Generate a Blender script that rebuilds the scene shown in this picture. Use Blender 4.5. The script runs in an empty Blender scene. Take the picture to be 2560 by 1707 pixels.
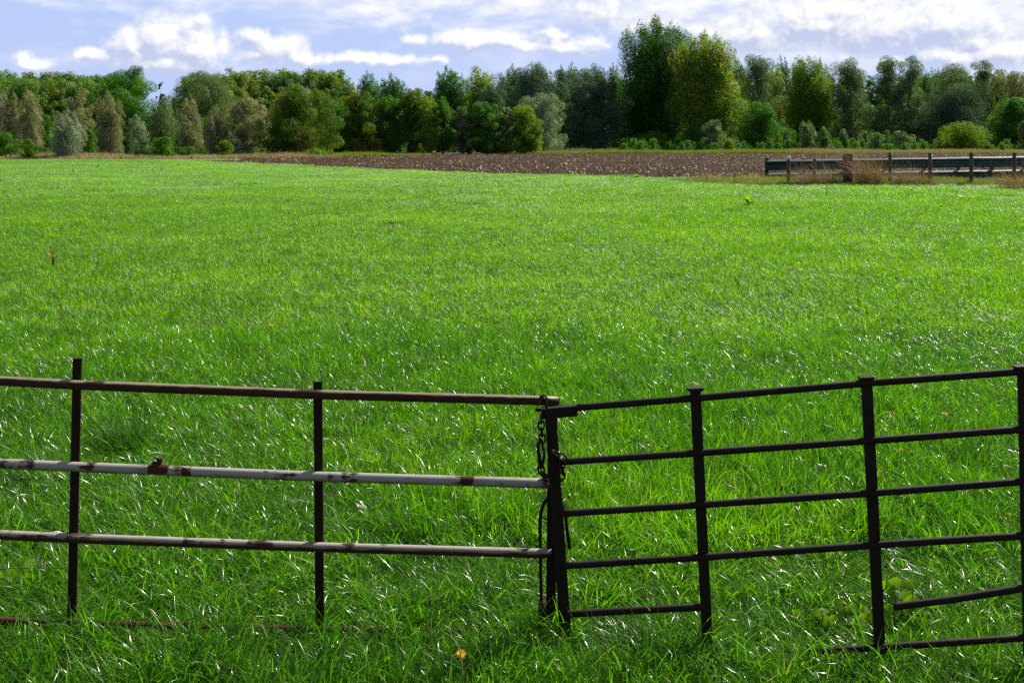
import bpy, math, random
import numpy as np
from mathutils import Vector
R = math.radians
sc = bpy.context.scene
COL = sc.collection
F = 2489.0; CX = 1280.0; HY = 345.0; CH = 1.75      # pixels of focal length, picture centre, horizon row, eye height

def P(px, py, Y):
    return Vector(((px-CX)*Y/F, Y, CH-(py-HY)*Y/F))
def GD(py):                       # distance of a ground point seen at row py
    return CH*F/(py-HY)

# ------------------------------------------------------------------ camera
cd = bpy.data.cameras.new('camera'); cam = bpy.data.objects.new('camera', cd); COL.objects.link(cam)
cam.location = (0, 0, CH); cam.rotation_euler = (R(90), 0, 0)
cd.sensor_fit = 'HORIZONTAL'; cd.sensor_width = 36; cd.lens = 36*F/2560
cd.shift_y = -(853.5-HY)/2560
cd.clip_start = .05; cd.clip_end = 5000
cd.dof.use_dof = True; cd.dof.focus_distance = 4.4; cd.dof.aperture_fstop = 8.5
sc.camera = cam

# ------------------------------------------------------------------ node helpers
class NT:
    def __init__(s, tree):
        s.t = tree; s.n = tree.nodes; s.l = tree.links
    def new(s, typ, **kw):
        nd = s.n.new(typ)
        for k, v in kw.items(): setattr(nd, k, v)
        return nd
    def put(s, sock, v):
        if hasattr(v, 'is_linked') or isinstance(v, bpy.types.NodeSocket): s.l.new(v, sock)
        elif v is not None: sock.default_value = v
    def m(s, op, a, b=None, c=None, clamp=False):
        nd = s.new('ShaderNodeMath', operation=op, use_clamp=clamp)
        s.put(nd.inputs[0], a)
        if b is not None: s.put(nd.inputs[1], b)
        if c is not None: s.put(nd.inputs[2], c)
        return nd.outputs[0]
    def v(s, op, a, b=None, out=0):
        nd = s.new('ShaderNodeVectorMath', operation=op)
        s.put(nd.inputs[0], a)
        if b is not None: s.put(nd.inputs[3] if op == 'SCALE' else nd.inputs[1], b)
        return nd.outputs['Value'] if out else nd.outputs[0]
    def noise(s, vec, scale, detail=4, rough=.55, out='Fac', dist=0):
        nd = s.new('ShaderNodeTexNoise'); s.put(nd.inputs['Vector'], vec)
        nd.inputs['Scale'].default_value = scale; nd.inputs['Detail'].default_value = detail
        nd.inputs['Roughness'].default_value = rough; nd.inputs['Distortion'].default_value = dist
        return nd.outputs[out]
    def mix(s, f, a, b, blend='MIX'):
        nd = s.new('ShaderNodeMix', data_type='RGBA', blend_type=blend)
        s.put(nd.inputs[0], f)
        for i, x in ((6, a), (7, b)):
            s.put(nd.inputs[i], (*x, 1) if isinstance(x, tuple) and len(x) == 3 else x)
        return nd.outputs[2]
    def ramp(s, f, stops):
        nd = s.new('ShaderNodeValToRGB'); s.put(nd.inputs[0], f)
        e = nd.color_ramp.elements
        while len(e) < len(stops): e.new(.5)
        for el, (p, c) in zip(e, stops):
            el.position = p; el.color = (*c, 1) if len(c) == 3 else c
        return nd.outputs[0]
    def ss(s, x, lo, hi):
        nd = s.new('ShaderNodeMapRange', interpolation_type='SMOOTHSTEP')
        s.put(nd.inputs[0], x); nd.inputs[1].default_value = lo; nd.inputs[2].default_value = hi
        return nd.outputs[0]

def material(name):
    m = bpy.data.materials.new(name); m.use_nodes = True
    nt = NT(m.node_tree); b = nt.n['Principled BSDF']
    return m, nt, b

# ------------------------------------------------------------------ light and sky
SUN_AZ, SUN_EL = 47, 42          # azimuth to the right of straight ahead
sd = Vector((math.sin(R(SUN_AZ))*math.cos(R(SUN_EL)), math.cos(R(SUN_AZ))*math.cos(R(SUN_EL)), math.sin(R(SUN_EL))))
sl = bpy.data.lights.new('sun', 'SUN'); so = bpy.data.objects.new('sun', sl); COL.objects.link(so)
sl.energy = 5.0; sl.angle = R(.53); sl.color = (1, .94, .84)
so.rotation_euler = sd.to_track_quat('Z', 'Y').to_euler()

w = bpy.data.worlds.new('World'); sc.world = w; w.use_nodes = True
nt = NT(w.node_tree); bg = nt.n['Background']
sky = nt.new('ShaderNodeTexSky', sky_type='NISHITA', sun_disc=False, sun_elevation=R(SUN_EL), sun_rotation=R(SUN_AZ),
             altitude=50, air_density=1.0, dust_density=1.2, ozone_density=2.0)
tc = nt.new('ShaderNodeTexCoord')
sx = nt.new('ShaderNodeSeparateXYZ'); nt.l.new(tc.outputs['Generated'], sx.inputs[0])
az = nt.m('ARCTAN2', sx.outputs[0], sx.outputs[1]); el = nt.m('ARCSINE', sx.outputs[2])
cb = nt.new('ShaderNodeCombineXYZ'); nt.l.new(az, cb.inputs[0]); nt.l.new(el, cb.inputs[1])
q0 = cb.outputs[0]                      # sky direction as (azimuth, elevation)
def sp(px, py):                         # a direction of the sky
    a = math.atan((px-CX)/F); return (a, math.atan((HY-py)/F*math.cos(a)))
BLOBS = [  # px, py, half-width, half-height of each cumulus head, weight
 (325,116,52,46,1.05),(408,106,66,54,1.1),(500,124,64,52,1.1),(430,158,140,24,.9),(250,142,46,18,.85),(300,122,36,16,.75),
 (205,150,26,14,.75),(85,152,40,16,.85),(640,92,48,26,.75),(700,124,66,34,1),(750,145,70,20,.9),(640,146,48,18,.75),
 (470,62,34,18,.8),(500,42,30,16,.7),(1040,92,40,12,.8),(1200,100,130,26,1),(1290,112,90,16,.85),(1420,112,110,22,.9),(1390,80,46,18,.8),
 (930,146,150,18,.85),(1090,146,70,12,.6),(1600,60,130,44,.7),(1500,30,90,40,.7),
 (1900,80,130,42,1),(2050,58,150,50,1.1),(2200,70,170,55,1.1),(2360,60,130,55,1.1),(2440,100,60,26,.9),(2100,30,180,30,.9),
 (2400,140,110,28,.95),(2510,128,90,30,1),(2250,150,120,18,.6),(1780,82,60,26,.8)]
def density(q, fine=True):
    w1 = nt.noise(q, 26, 5, .6, 'Color'); w1 = nt.v('SUBTRACT', w1, (.5, .5, .5))
    qq = nt.v('ADD', q, nt.v('MULTIPLY', w1, (.030, .026, 0)))
    d = None
    for (x, y, hw, hh, wt) in BLOBS:
        a, e = sp(x, y)
        k = nt.v('MULTIPLY', nt.v('SUBTRACT', qq, (a, e, 0)), (F/hw/1.14, F/hh/1.18, 0))
        ln = nt.v('LENGTH', k, out=1)
        g = nt.m('MULTIPLY_ADD', ln, -.62*wt, wt)
        d = g if d is None else nt.m('SMOOTH_MAX', d, g, .12)
    b = nt.noise(q, 95, 5, .62); b2 = nt.noise(q, 40, 2, .5)
    return nt.m('ADD', d, nt.m('ADD', nt.m('MULTIPLY_ADD', b, .60, -.30), nt.m('MULTIPLY_ADD', b2, .40, -.20)))
d0 = density(q0)
d1 = density(nt.v('ADD', q0, (.0065, .0085, 0)))
cov = nt.ss(d0, .20, .66)
lit = nt.m('ADD', nt.m('MULTIPLY', nt.m('SUBTRACT', d0, d1), 2.1), .42, clamp=True)
# thin veils and the bright deck higher up
vq = nt.v('MULTIPLY', q0, (1, 2.6, 1))
veil = nt.noise(vq, 7.5, 6, .6, dist=.4)
deck = nt.ss(nt.m('ADD', nt.m('ADD', nt.m('MULTIPLY', el, 5.6), nt.m('MULTIPLY', az, .30)), nt.m('MULTIPLY', veil, 1.3)), 1.10, 1.46)
front = nt.ss(sx.outputs[1], -.15, .55)  # unseen sky behind the camera is dimmed to cut fill on the gate
high = nt.m('MULTIPLY', nt.m('SUBTRACT', 1, nt.ss(el, .26, .60)), front)          # deck thinned overhead and behind, to darken the unseen sky
deck = nt.m('MULTIPLY', deck, nt.m('MULTIPLY_ADD', high, .93, .07))
veilf = nt.m('MULTIPLY', nt.ss(nt.m('MULTIPLY_ADD', az, .12, veil), .42, .68), nt.m('MULTIPLY', .62, high))
skyc = nt.mix(1.0, nt.v('SCALE', sky.outputs[0], .052), (1.22, 1.0, 1.12), 'MULTIPLY')
# milky air low down
low = nt.m('MULTIPLY', nt.m('SUBTRACT', 1, nt.ss(el, .12, .50)), nt.m('MULTIPLY_ADD', front, .60, .28))
c = nt.mix(low, skyc, (0.312, 0.397, 0.616))
c = nt.mix(veilf, c, (0.486, 0.506, 0.616))
dn = nt.noise(vq, 22, 5, .6)
c = nt.mix(deck, c, nt.mix(nt.ss(dn, .35, .65), (.405, .44, .58), (.60, .61, .635)))
cl = nt.mix(lit, (0.343, 0.379, 0.517), (0.632, 0.636, 0.628))
c = nt.mix(nt.m('MULTIPLY', cov, high), c, cl)
nt.l.new(c, bg.inputs[0]); bg.inputs[1].default_value = 1.0
try: w.cycles.sampling_method = 'MANUAL'; w.cycles.sample_map_resolution = 512
except Exception: pass
sc.view_settings.view_transform = 'Standard'; sc.view_settings.look = 'None'
sc.view_settings.exposure = .72; sc.view_settings.gamma = 1
cy = sc.cycles
cy.max_bounces = 6; cy.diffuse_bounces = 3; cy.glossy_bounces = 2; cy.transmission_bounces = 4; cy.transparent_max_bounces = 4
cy.sample_clamp_indirect = 4; cy.use_denoising = False
try: cy.use_light_tree = False
except Exception: pass

# ------------------------------------------------------------------ mesh helpers
class MB:
    def __init__(s): s.v = []; s.f = []; s.smooth = []
    def add(s, vs, fs, smooth=True):
        o = len(s.v); s.v += [tuple(x) for x in vs]
        s.f += [tuple(i+o for i in f) for f in fs]; s.smooth += [smooth]*len(fs)
    def tube(s, pts, rad, n=8, cap=True, closed=False, jit=0, rng=random):
        pts = [Vector(p) for p in pts]
        if not hasattr(rad, '__len__'): rad = [rad]*len(pts)
        k = len(pts); vs = []; up = None
        for i, p in enumerate(pts):
            a = pts[(i-1) % k] if (closed or i) else p
            b = pts[(i+1) % k] if (closed or i < k-1) else p
            t = (b-a).normalized()
            if up is None:
                up = Vector((0, 0, 1)) if abs(t.z) < .9 else Vector((0, 1, 0))
            u = (up - t*up.dot(t)).normalized(); up = u; w_ = t.cross(u)
            for j in range(n):
                an = 2*math.pi*j/n
                vs.append(p + (u*math.cos(an)+w_*math.sin(an))*rad[i]*(1+rng.uniform(-jit, jit)))
        fs = []
        for i in range(k if closed else k-1):
            i2 = (i+1) % k
            for j in range(n):
                fs.append((i*n+j, i*n+(j+1) % n, i2*n+(j+1) % n, i2*n+j))
        if cap and not closed:
            fs.append(tuple(range(n-1, -1, -1))); fs.append(tuple((k-1)*n+j for j in range(n)))
        s.add(vs, fs)
    def bar(s, p0, p1, wx, wy, bev=.0015, up=(0, 1, 0), segs=1, jit=0, rng=random):
        """rectangular bar from p0 to p1; wy measured along 'up' (default y), wx across"""
        p0 = Vector(p0); p1 = Vector(p1); t = (p1-p0).normalized()
        u = Vector(up); u = (u-t*u.dot(t)).normalized(); a = u.cross(t)
        hx, hy = wx/2, wy/2; b = bev
        sec = [(-hx+b, -hy), (hx-b, -hy), (hx, -hy+b), (hx, hy-b), (hx-b, hy), (-hx+b, hy), (-hx, hy-b), (-hx, -hy+b)]
        vs = []
        for i in range(segs+1):
            c = p0.lerp(p1, i/segs)
            for (x, y) in sec:
                vs.append(c+a*x*(1+rng.uniform(-jit, jit))+u*y*(1+rng.uniform(-jit, jit)))
        fs = [(i*8+j, i*8+(j+1) % 8, (i+1)*8+(j+1) % 8, (i+1)*8+j) for i in range(segs) for j in range(8)]
        fs += [tuple(range(7, -1, -1)), tuple(segs*8+j for j in range(8))]
        s.add(vs, fs, False)
    def mesh(s, name, mats):
        me = bpy.data.meshes.new(name); me.from_pydata(s.v, [], s.f)
        me.polygons.foreach_set('use_smooth', s.smooth)
        for m in (mats if isinstance(mats, (list, tuple)) else [mats]): me.materials.append(m)
        me.update(); return me
    def build(s, name, mat, parent=None):
        return link(name, s.mesh(name, mat), parent)

def link(name, me, parent=None):
    o = bpy.data.objects.new(name, me); COL.objects.link(o)
    if parent is not None:
        o.parent = parent; o.matrix_parent_inverse = parent.matrix_basis.inverted() if parent.type == 'EMPTY' else o.matrix_parent_inverse
    return o
def tag(o, label=None, cat=None, group=None, kind=None):
    if label: o['label'] = label
    if cat: o['category'] = cat
    if group: o['group'] = group
    if kind: o['kind'] = kind
    return o
def thing(name, label, cat, loc=(0, 0, 0), group=None):
    o = bpy.data.objects.new(name, None); o.empty_display_size = .1; o.location = loc
    COL.objects.link(o); return tag(o, label, cat, group)

def np_mesh(name, verts, quads=None, mat=None, attrs=None, tris=None, smooth=False):
    """fast mesh from arrays: quads (n,4) and/or tris (n,3)"""
    me = bpy.data.meshes.new(name)
    loops = []; starts = []; c = 0
    if quads is not None and len(quads):
        loops.append(quads.reshape(-1)); starts.append(np.arange(len(quads))*4+c); c += len(quads)*4
    if tris is not None and len(tris):
        loops.append(tris.reshape(-1)); starts.append(np.arange(len(tris))*3+c); c += len(tris)*3
    loops = np.concatenate(loops).astype(np.int32); starts = np.concatenate(starts).astype(np.int32)
    me.vertices.add(len(verts)); me.vertices.foreach_set('co', verts.astype(np.float32).reshape(-1))
    me.loops.add(len(loops)); me.loops.foreach_set('vertex_index', loops)
    me.polygons.add(len(starts)); me.polygons.foreach_set('loop_start', starts)
    if smooth: me.polygons.foreach_set('use_smooth', np.ones(len(starts), bool))
    for k, a in (attrs or {}).items():
        at = me.attributes.new(k, 'FLOAT', 'POINT'); at.data.foreach_set('value', a.astype(np.float32))
    if mat: me.materials.append(mat)
    me.update(calc_edges=True); return me

# ------------------------------------------------------------------ materials
def leaf_mat(name, stops, trans=.35, tint=1.6, rough=.65, spec=.2, patch=None, pscale=.35, warm=.9, field=False):
    m, nt, b = material(name)
    at = nt.new('ShaderNodeAttribute', attribute_name='rnd')
    c = nt.ramp(at.outputs['Fac'], stops)
    if patch:
        tc = nt.new('ShaderNodeTexCoord')
        n = nt.noise(tc.outputs['Object'], pscale, 3)
        c = nt.mix(nt.m('MULTIPLY', nt.ss(n, .48, .68), .8), c, patch)
    if field:                                             # the sward changes from place to place
        g = nt.new('ShaderNodeNewGeometry')
        n1 = nt.noise(nt.v('MULTIPLY', g.outputs['Position'], (.6, 1, 0)), .33, 4, .6); n2 = nt.noise(nt.v('MULTIPLY', g.outputs['Position'], (1, 1, 0)), 1.7, 3, .6)
        c = nt.mix(nt.m('MULTIPLY', nt.ss(n1, .45, .66), .55), c, (.145, .30, .002))
        c = nt.mix(nt.m('MULTIPLY', nt.ss(n2, .50, .70), .50), c, (.020, .085, .004))
    nt.l.new(c, b.inputs['Base Color']); b.inputs['Roughness'].default_value = rough
    b.inputs['Specular IOR Level'].default_value = spec
    tr = nt.new('ShaderNodeBsdfTranslucent')
    nt.l.new(nt.mix(1.0, c, (tint*warm, tint, tint*.25), 'MULTIPLY'), tr.inputs[0])
    mx = nt.new('ShaderNodeMixShader'); mx.inputs[0].default_value = trans
    out = nt.n['Material Output']
    nt.l.new(b.outputs[0], mx.inputs[1]); nt.l.new(tr.outputs[0], mx.inputs[2]); nt.l.new(mx.outputs[0], out.inputs[0])
    return m

L = {}
L['poplar'] = leaf_mat('poplar_leaves', [(0, (0.041, 0.132, 0.014)), (.6, (0.060, 0.174, 0.019)), (1, (0.096, 0.216, 0.026))], .40)
L['poplar_dark'] = leaf_mat('dark_poplar_leaves', [(0, (0.029, 0.094, 0.011)), (.6, (0.044, 0.132, 0.014)), (1, (0.083, 0.187, 0.020))], .40)
L['tuft'] = leaf_mat('dark_tuft_blades', [(0, (.022, .085, .004)), (1, (.045, .15, .006))], .45, rough=.4)
L['poplar_pale'] = leaf_mat('pale_poplar_leaves', [(0, (0.102, 0.216, 0.022)), (.5, (0.162, 0.282, 0.029)), (1, (0.264, 0.348, 0.042))], .46, warm=1.05, patch=(0.192, 0.204, 0.024), pscale=.25)
L['poplar_far'] = leaf_mat('far_poplar_leaves', [(0, (0.084, 0.186, 0.036)), (.6, (0.114, 0.228, 0.043)), (1, (0.156, 0.270, 0.053))], .40, patch=(0.216, 0.240, 0.036), pscale=.10)
L['oak'] = leaf_mat('broad_leaves', [(0, (0.043, 0.144, 0.012)), (.6, (0.065, 0.186, 0.016)), (1, (0.102, 0.228, 0.019))], .40)
L['autumn'] = leaf_mat('turning_leaves', [(0, (0.050, 0.132, 0.012)), (.6, (0.074, 0.168, 0.014)), (1, (0.120, 0.198, 0.017))], .40, warm=1.05, patch=(0.240, 0.198, 0.017))
L['bright'] = leaf_mat('yellow_green_leaves', [(0, (.075, .175, .008)), (.6, (.115, .215, .010)), (1, (.17, .25, .012))], .48, warm=1.05)
L['willow'] = leaf_mat('willow_leaves', [(0, (0.108, 0.180, 0.070)), (.6, (0.144, 0.222, 0.089)), (1, (0.216, 0.288, 0.138))], .30, tint=1.3)
L['willow_dark'] = leaf_mat('dark_willow_leaves', [(0, (0.055, 0.116, 0.068)), (.6, (0.075, 0.143, 0.084)), (1, (0.121, 0.193, 0.116))], .26, tint=1.2)
L['silver'] = leaf_mat('silver_willow_leaves', [(0, (.19, .26, .17)), (.5, (.26, .33, .225)), (1, (.40, .46, .36))], .28, tint=1.15)
L['brown'] = leaf_mat('brown_willow_leaves', [(0, (0.174, 0.210, 0.102)), (.5, (0.234, 0.258, 0.138)), (1, (0.384, 0.396, 0.264))], .32, tint=1.2, warm=.95, patch=(0.258, 0.240, 0.072), pscale=.5)
L['tip'] = leaf_mat('windblown_leaves', [(0, (0.043, 0.126, 0.048)), (.55, (0.072, 0.168, 0.060)), (.8, (0.204, 0.264, 0.108)), (1, (0.480, 0.504, 0.360))], .30)
L['weed'] = leaf_mat('weed_leaves', [(0, (.08, .18, .008)), (.6, (.13, .25, .010)), (1, (.20, .32, .012))], .62, rough=.5, spec=.2, tint=1.6)
L['dock'] = leaf_mat('dock_leaves', [(0, (.025, .07, .012)), (.6, (.05, .12, .015)), (1, (.14, .22, .02))], .4, rough=.4)
L['drystem'] = leaf_mat('dry_seed_stems', [(0, (.10, .05, .02)), (.6, (.17, .09, .03)), (1, (.24, .15, .05))], .2)
L['straw'] = leaf_mat('dry_grass_blades', [(0, (.19, .155, .09)), (.5, (.32, .265, .17)), (1, (.46, .40, .29))], .28, tint=1.1, warm=1.1)
L['tussock'] = leaf_mat('brown_tussock_blades', [(0, (.17, .098, .066)), (.5, (.27, .185, .13)), (1, (.42, .32, .24))], .22, tint=1.1, warm=1.0, rough=.6)
L['verge'] = leaf_mat('verge_grass_blades', [(0, (.080, .130, .014)), (.6, (.14, .185, .03)), (1, (.29, .26, .11))], .38, warm=1.0)
L['yellow'] = leaf_mat('yellow_petals', [(0, (.75, .42, .01)), (1, (.85, .58, .02))], .35, tint=1.2)
L['white'] = leaf_mat('white_petals', [(0, (.70, .66, .64)), (1, (.85, .82, .80))], .3, tint=1.0)
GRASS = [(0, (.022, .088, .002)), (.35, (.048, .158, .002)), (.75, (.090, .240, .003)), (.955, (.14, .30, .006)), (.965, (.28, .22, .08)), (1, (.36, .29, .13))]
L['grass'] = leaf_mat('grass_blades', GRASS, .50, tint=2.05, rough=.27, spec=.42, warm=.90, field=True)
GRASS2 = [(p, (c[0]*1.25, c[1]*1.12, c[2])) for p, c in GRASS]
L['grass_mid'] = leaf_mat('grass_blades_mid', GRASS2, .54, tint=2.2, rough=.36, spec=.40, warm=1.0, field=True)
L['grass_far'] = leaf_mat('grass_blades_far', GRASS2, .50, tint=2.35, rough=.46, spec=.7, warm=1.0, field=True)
L['grass_far'].node_tree.nodes['Principled BSDF'].inputs['IOR'].default_value = 1.62

def bark(name, c1, c2, sc_=6):
    m, nt, b = material(name)
    tc = nt.new('ShaderNodeTexCoord'); n = nt.noise(nt.v('MULTIPLY', tc.outputs['Object'], (1, 1, .25)), sc_, 5)
    nt.l.new(nt.mix(n, c1, c2), b.inputs['Base Color']); b.inputs['Roughness'].default_value = .9
    return m
M_bark = bark('grey_bark', (.05, .042, .032), (.12, .10, .08))
M_wbark = bark('brown_bark', (.06, .045, .03), (.13, .10, .065))
M_wood = bark('weathered_post_wood', (.040, .022, .013), (.12, .070, .042), 14)
M_wood2 = bark('mossy_post_wood', (.035, .03, .014), (.10, .085, .04), 14)

def rust_mat(name, c1, c2, rough=.75, metal=.0, bump=.3, sc_=60):
    m, nt, b = material(name)
    tc = nt.new('ShaderNodeTexCoord'); n = nt.noise(tc.outputs['Object'], sc_, 6, .65)
    n2 = nt.noise(tc.outputs['Object'], 9, 4)
    c = nt.mix(nt.m('MULTIPLY_ADD', n, .7, nt.m('MULTIPLY', n2, .3)), c1, c2)
    nt.l.new(c, b.inputs['Base Color']); b.inputs['Roughness'].default_value = rough; b.inputs['Specular IOR Level'].default_value = .25
    bp = nt.new('ShaderNodeBump'); bp.inputs['Strength'].default_value = bump; bp.inputs['Distance'].default_value = .003
    nt.l.new(n, bp.inputs['Height']); nt.l.new(bp.outputs[0], b.inputs['Normal'])
    return m
M_iron = rust_mat('blackened_iron', (.0025, .0025, .0025), (.024, .011, .006), .7)
M_rust = rust_mat('dark_rust', (.006, .003, .002), (.034, .012, .005), .85)
M_rust2 = rust_mat('orange_rust', (.020, .008, .004), (.11, .038, .012), .85)

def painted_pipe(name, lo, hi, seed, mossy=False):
    """white paint with rust spots; upper faces coloured pale as lit, undersides dark as shaded"""
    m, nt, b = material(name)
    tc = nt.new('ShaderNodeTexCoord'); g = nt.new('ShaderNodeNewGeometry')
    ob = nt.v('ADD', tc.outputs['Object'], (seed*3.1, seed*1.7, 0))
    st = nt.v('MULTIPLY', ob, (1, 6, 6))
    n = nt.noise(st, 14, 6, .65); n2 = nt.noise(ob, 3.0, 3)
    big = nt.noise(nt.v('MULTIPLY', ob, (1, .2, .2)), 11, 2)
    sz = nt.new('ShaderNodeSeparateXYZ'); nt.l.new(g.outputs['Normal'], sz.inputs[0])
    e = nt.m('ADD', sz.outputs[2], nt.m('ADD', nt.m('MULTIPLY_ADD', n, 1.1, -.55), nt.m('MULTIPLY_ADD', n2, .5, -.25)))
    mask = nt.ss(e, lo, hi)  # light painted in: pale where the surface faces up, dark rust underneath
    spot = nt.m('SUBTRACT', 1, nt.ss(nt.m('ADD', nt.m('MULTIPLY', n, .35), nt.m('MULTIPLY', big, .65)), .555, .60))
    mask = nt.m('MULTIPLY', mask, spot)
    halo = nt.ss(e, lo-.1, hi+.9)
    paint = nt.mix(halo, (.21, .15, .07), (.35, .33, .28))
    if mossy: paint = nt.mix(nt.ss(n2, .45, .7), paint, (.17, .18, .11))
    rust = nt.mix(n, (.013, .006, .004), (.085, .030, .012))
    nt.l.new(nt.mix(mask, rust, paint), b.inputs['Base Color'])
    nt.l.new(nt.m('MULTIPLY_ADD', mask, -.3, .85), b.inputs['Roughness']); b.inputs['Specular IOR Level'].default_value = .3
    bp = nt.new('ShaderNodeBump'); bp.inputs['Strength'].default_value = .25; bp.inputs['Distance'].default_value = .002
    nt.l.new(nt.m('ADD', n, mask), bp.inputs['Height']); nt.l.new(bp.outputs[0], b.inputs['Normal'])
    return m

# ground, field
def ground_mat():
    m, nt, b = material('soil_under_grass')
    g = nt.new('ShaderNodeNewGeometry')
    n = nt.noise(g.outputs['Position'], 3, 6, .6); n2 = nt.noise(g.outputs['Position'], .05, 3)
    c = nt.mix(n, (.018, .028, .006), (.055, .050, .020))
    c = nt.mix(nt.ss(n2, .4, .6), c, (.035, .055, .010))
    nt.l.new(c, b.inputs['Base Color']); b.inputs['Roughness'].default_value = .95
    return m
def plough_mat():
    m, nt, b = material('ploughed_soil')
    g = nt.new('ShaderNodeNewGeometry')
    pv = nt.v('MULTIPLY', g.outputs['Position'], (.35, 1, 1))
    n = nt.noise(g.outputs['Position'], 5, 6, .7); n2 = nt.noise(pv, .35, 4)
    c = nt.mix(n, (.032, .018, .011), (.098, .058, .036))
    c = nt.mix(nt.m('MULTIPLY', nt.ss(n2, .42, .62), .5), c, (.040, .023, .014))
    nt.l.new(c, b.inputs['Base Color']); b.inputs['Roughness'].default_value = 1; b.inputs['Specular IOR Level'].default_value = .05
    bp = nt.new('ShaderNodeBump'); bp.inputs['Strength'].default_value = 1; bp.inputs['Distance'].default_value = .12
    nt.l.new(n, bp.inputs['Height']); nt.l.new(bp.outputs[0], b.inputs['Normal'])
    return m
M_ground = ground_mat(); M_plough = plough_mat()

# ------------------------------------------------------------------ ground
def sheet(name, pts, z, mat):
    mb = MB(); mb.add([(x, y, z) for x, y in pts], [tuple(range(len(pts)))], False)
    return tag(mb.build(name, mat), kind='structure')
sheet('ground', [(-2500, -300), (2500, -300), (2500, 4500), (-2500, 4500)], 0, M_ground)
def G(px, py, D=None):
    D = D or GD(py); return ((px-CX)*D/F, D)
near_edge = [(470, 405.2), (560, 407.5), (700, 413), (900, 423), (1200, 435), (1500, 443), (1760, 448), (2200, 449.5), (3300, 451)]
far_edge = [(3300, 384), (1360, 384), (1080, 387), (850, 392), (700, 396), (560, 401), (470, 404.8)]
plough_poly = [G(*p) for p in near_edge] + [G(*p) for p in far_edge]
sheet('ploughed_field', plough_poly, .006, M_plough)

def inside(poly, x, y):
    poly = np.array(poly); x = np.asarray(x); y = np.asarray(y); r = np.zeros(x.shape, bool)
    n = len(poly)
    for i in range(n):
        x1, y1 = poly[i]; x2, y2 = poly[(i+1) % n]
        c = ((y1 > y) != (y2 > y))
        with np.errstate(divide='ignore', invalid='ignore'):
            xi = (x2-x1)*(y-y1)/(y2-y1+1e-12)+x1
        r ^= c & (x < xi)
    return r

# ------------------------------------------------------------------ grass
def blades(rng, n, size, hlo, hhi, wlo, whi, segs, tufts, wind=(-.22, -.05), spread=.05, droop=(.4, 1.5), tilt=(.05, .6), straight=0):
    tx = rng.uniform(-.5, .5, (tufts, 2))*size; th = rng.uniform(.65, 1.25, tufts); tl = rng.normal(0, .35, (tufts, 2))
    k = rng.integers(0, tufts, n)
    off = rng.normal(0, spread, (n, 2)); loose = rng.random(n) < .45
    base = np.where(loose[:, None], rng.uniform(-.5, .5, (n, 2))*size, tx[k]+off)
    h = rng.uniform(hlo, hhi, n)*th[k]*np.where(rng.random(n) < .06, 1.35, 1)
    ld = off/np.maximum(spread, 1e-6)*.6 + tl[k] + rng.normal(0, .8, (n, 2)) + np.array(wind)
    ang = np.arctan2(ld[:, 1], ld[:, 0]); dx, dy = np.cos(ang), np.sin(ang)
    t0 = rng.uniform(*tilt, n); t1 = rng.uniform(*droop, n)
    wd = rng.uniform(wlo, whi, n)/2
    tw = rng.normal(0, .7, n)
    sgs = np.linspace(0, 1, segs+1)
    px = base[:, 0].copy(); py = base[:, 1].copy(); pz = np.zeros(n); V = []
    for i, s_ in enumerate(sgs):
        th_ = t0+t1*s_
        if i:
            st = h/segs; px = px+np.sin(th_)*dx*st; py = py+np.sin(th_)*dy*st; pz = pz+np.cos(th_)*st
        a2 = ang+math.pi/2+tw*s_
        wv = wd*(1-s_**2.2)*(1 if i else .7)
        # side vector, twisted a little out of the horizontal
        sxv, syv, szv = np.cos(a2)*wv, np.sin(a2)*wv, np.sin(tw*s_*.8)*wv
        if i < segs:
            V.append(np.stack([px-sxv, py-syv, pz-szv], 1)); V.append(np.stack([px+sxv, py+syv, pz+szv], 1))
        else: V.append(np.stack([px, py, pz], 1))
    nv = 2*segs+1
    verts = np.stack(V, 1).reshape(-1, 3)
    o = (np.arange(n)*nv)[:, None]
    q = np.concatenate([o+np.array([[2*i, 2*i+1, 2*i+3, 2*i+2]]) for i in range(segs-1)], 0) if segs > 1 else None
    t = o+np.array([[2*segs-2, 2*segs-1, 2*segs]])
    rnd = np.repeat(np.clip(rng.random(n)*.8+.2*rng.random(tufts)[k], 0, 1), nv)
    return verts, q, t, rnd

def patch_obj(name, mat, *a, **k):
    v, q, t, r = blades(*a, **k)
    return bpy.data.objects.new(name, np_mesh(name, v, q, mat, {'rnd': r}, t, smooth=True))

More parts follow.
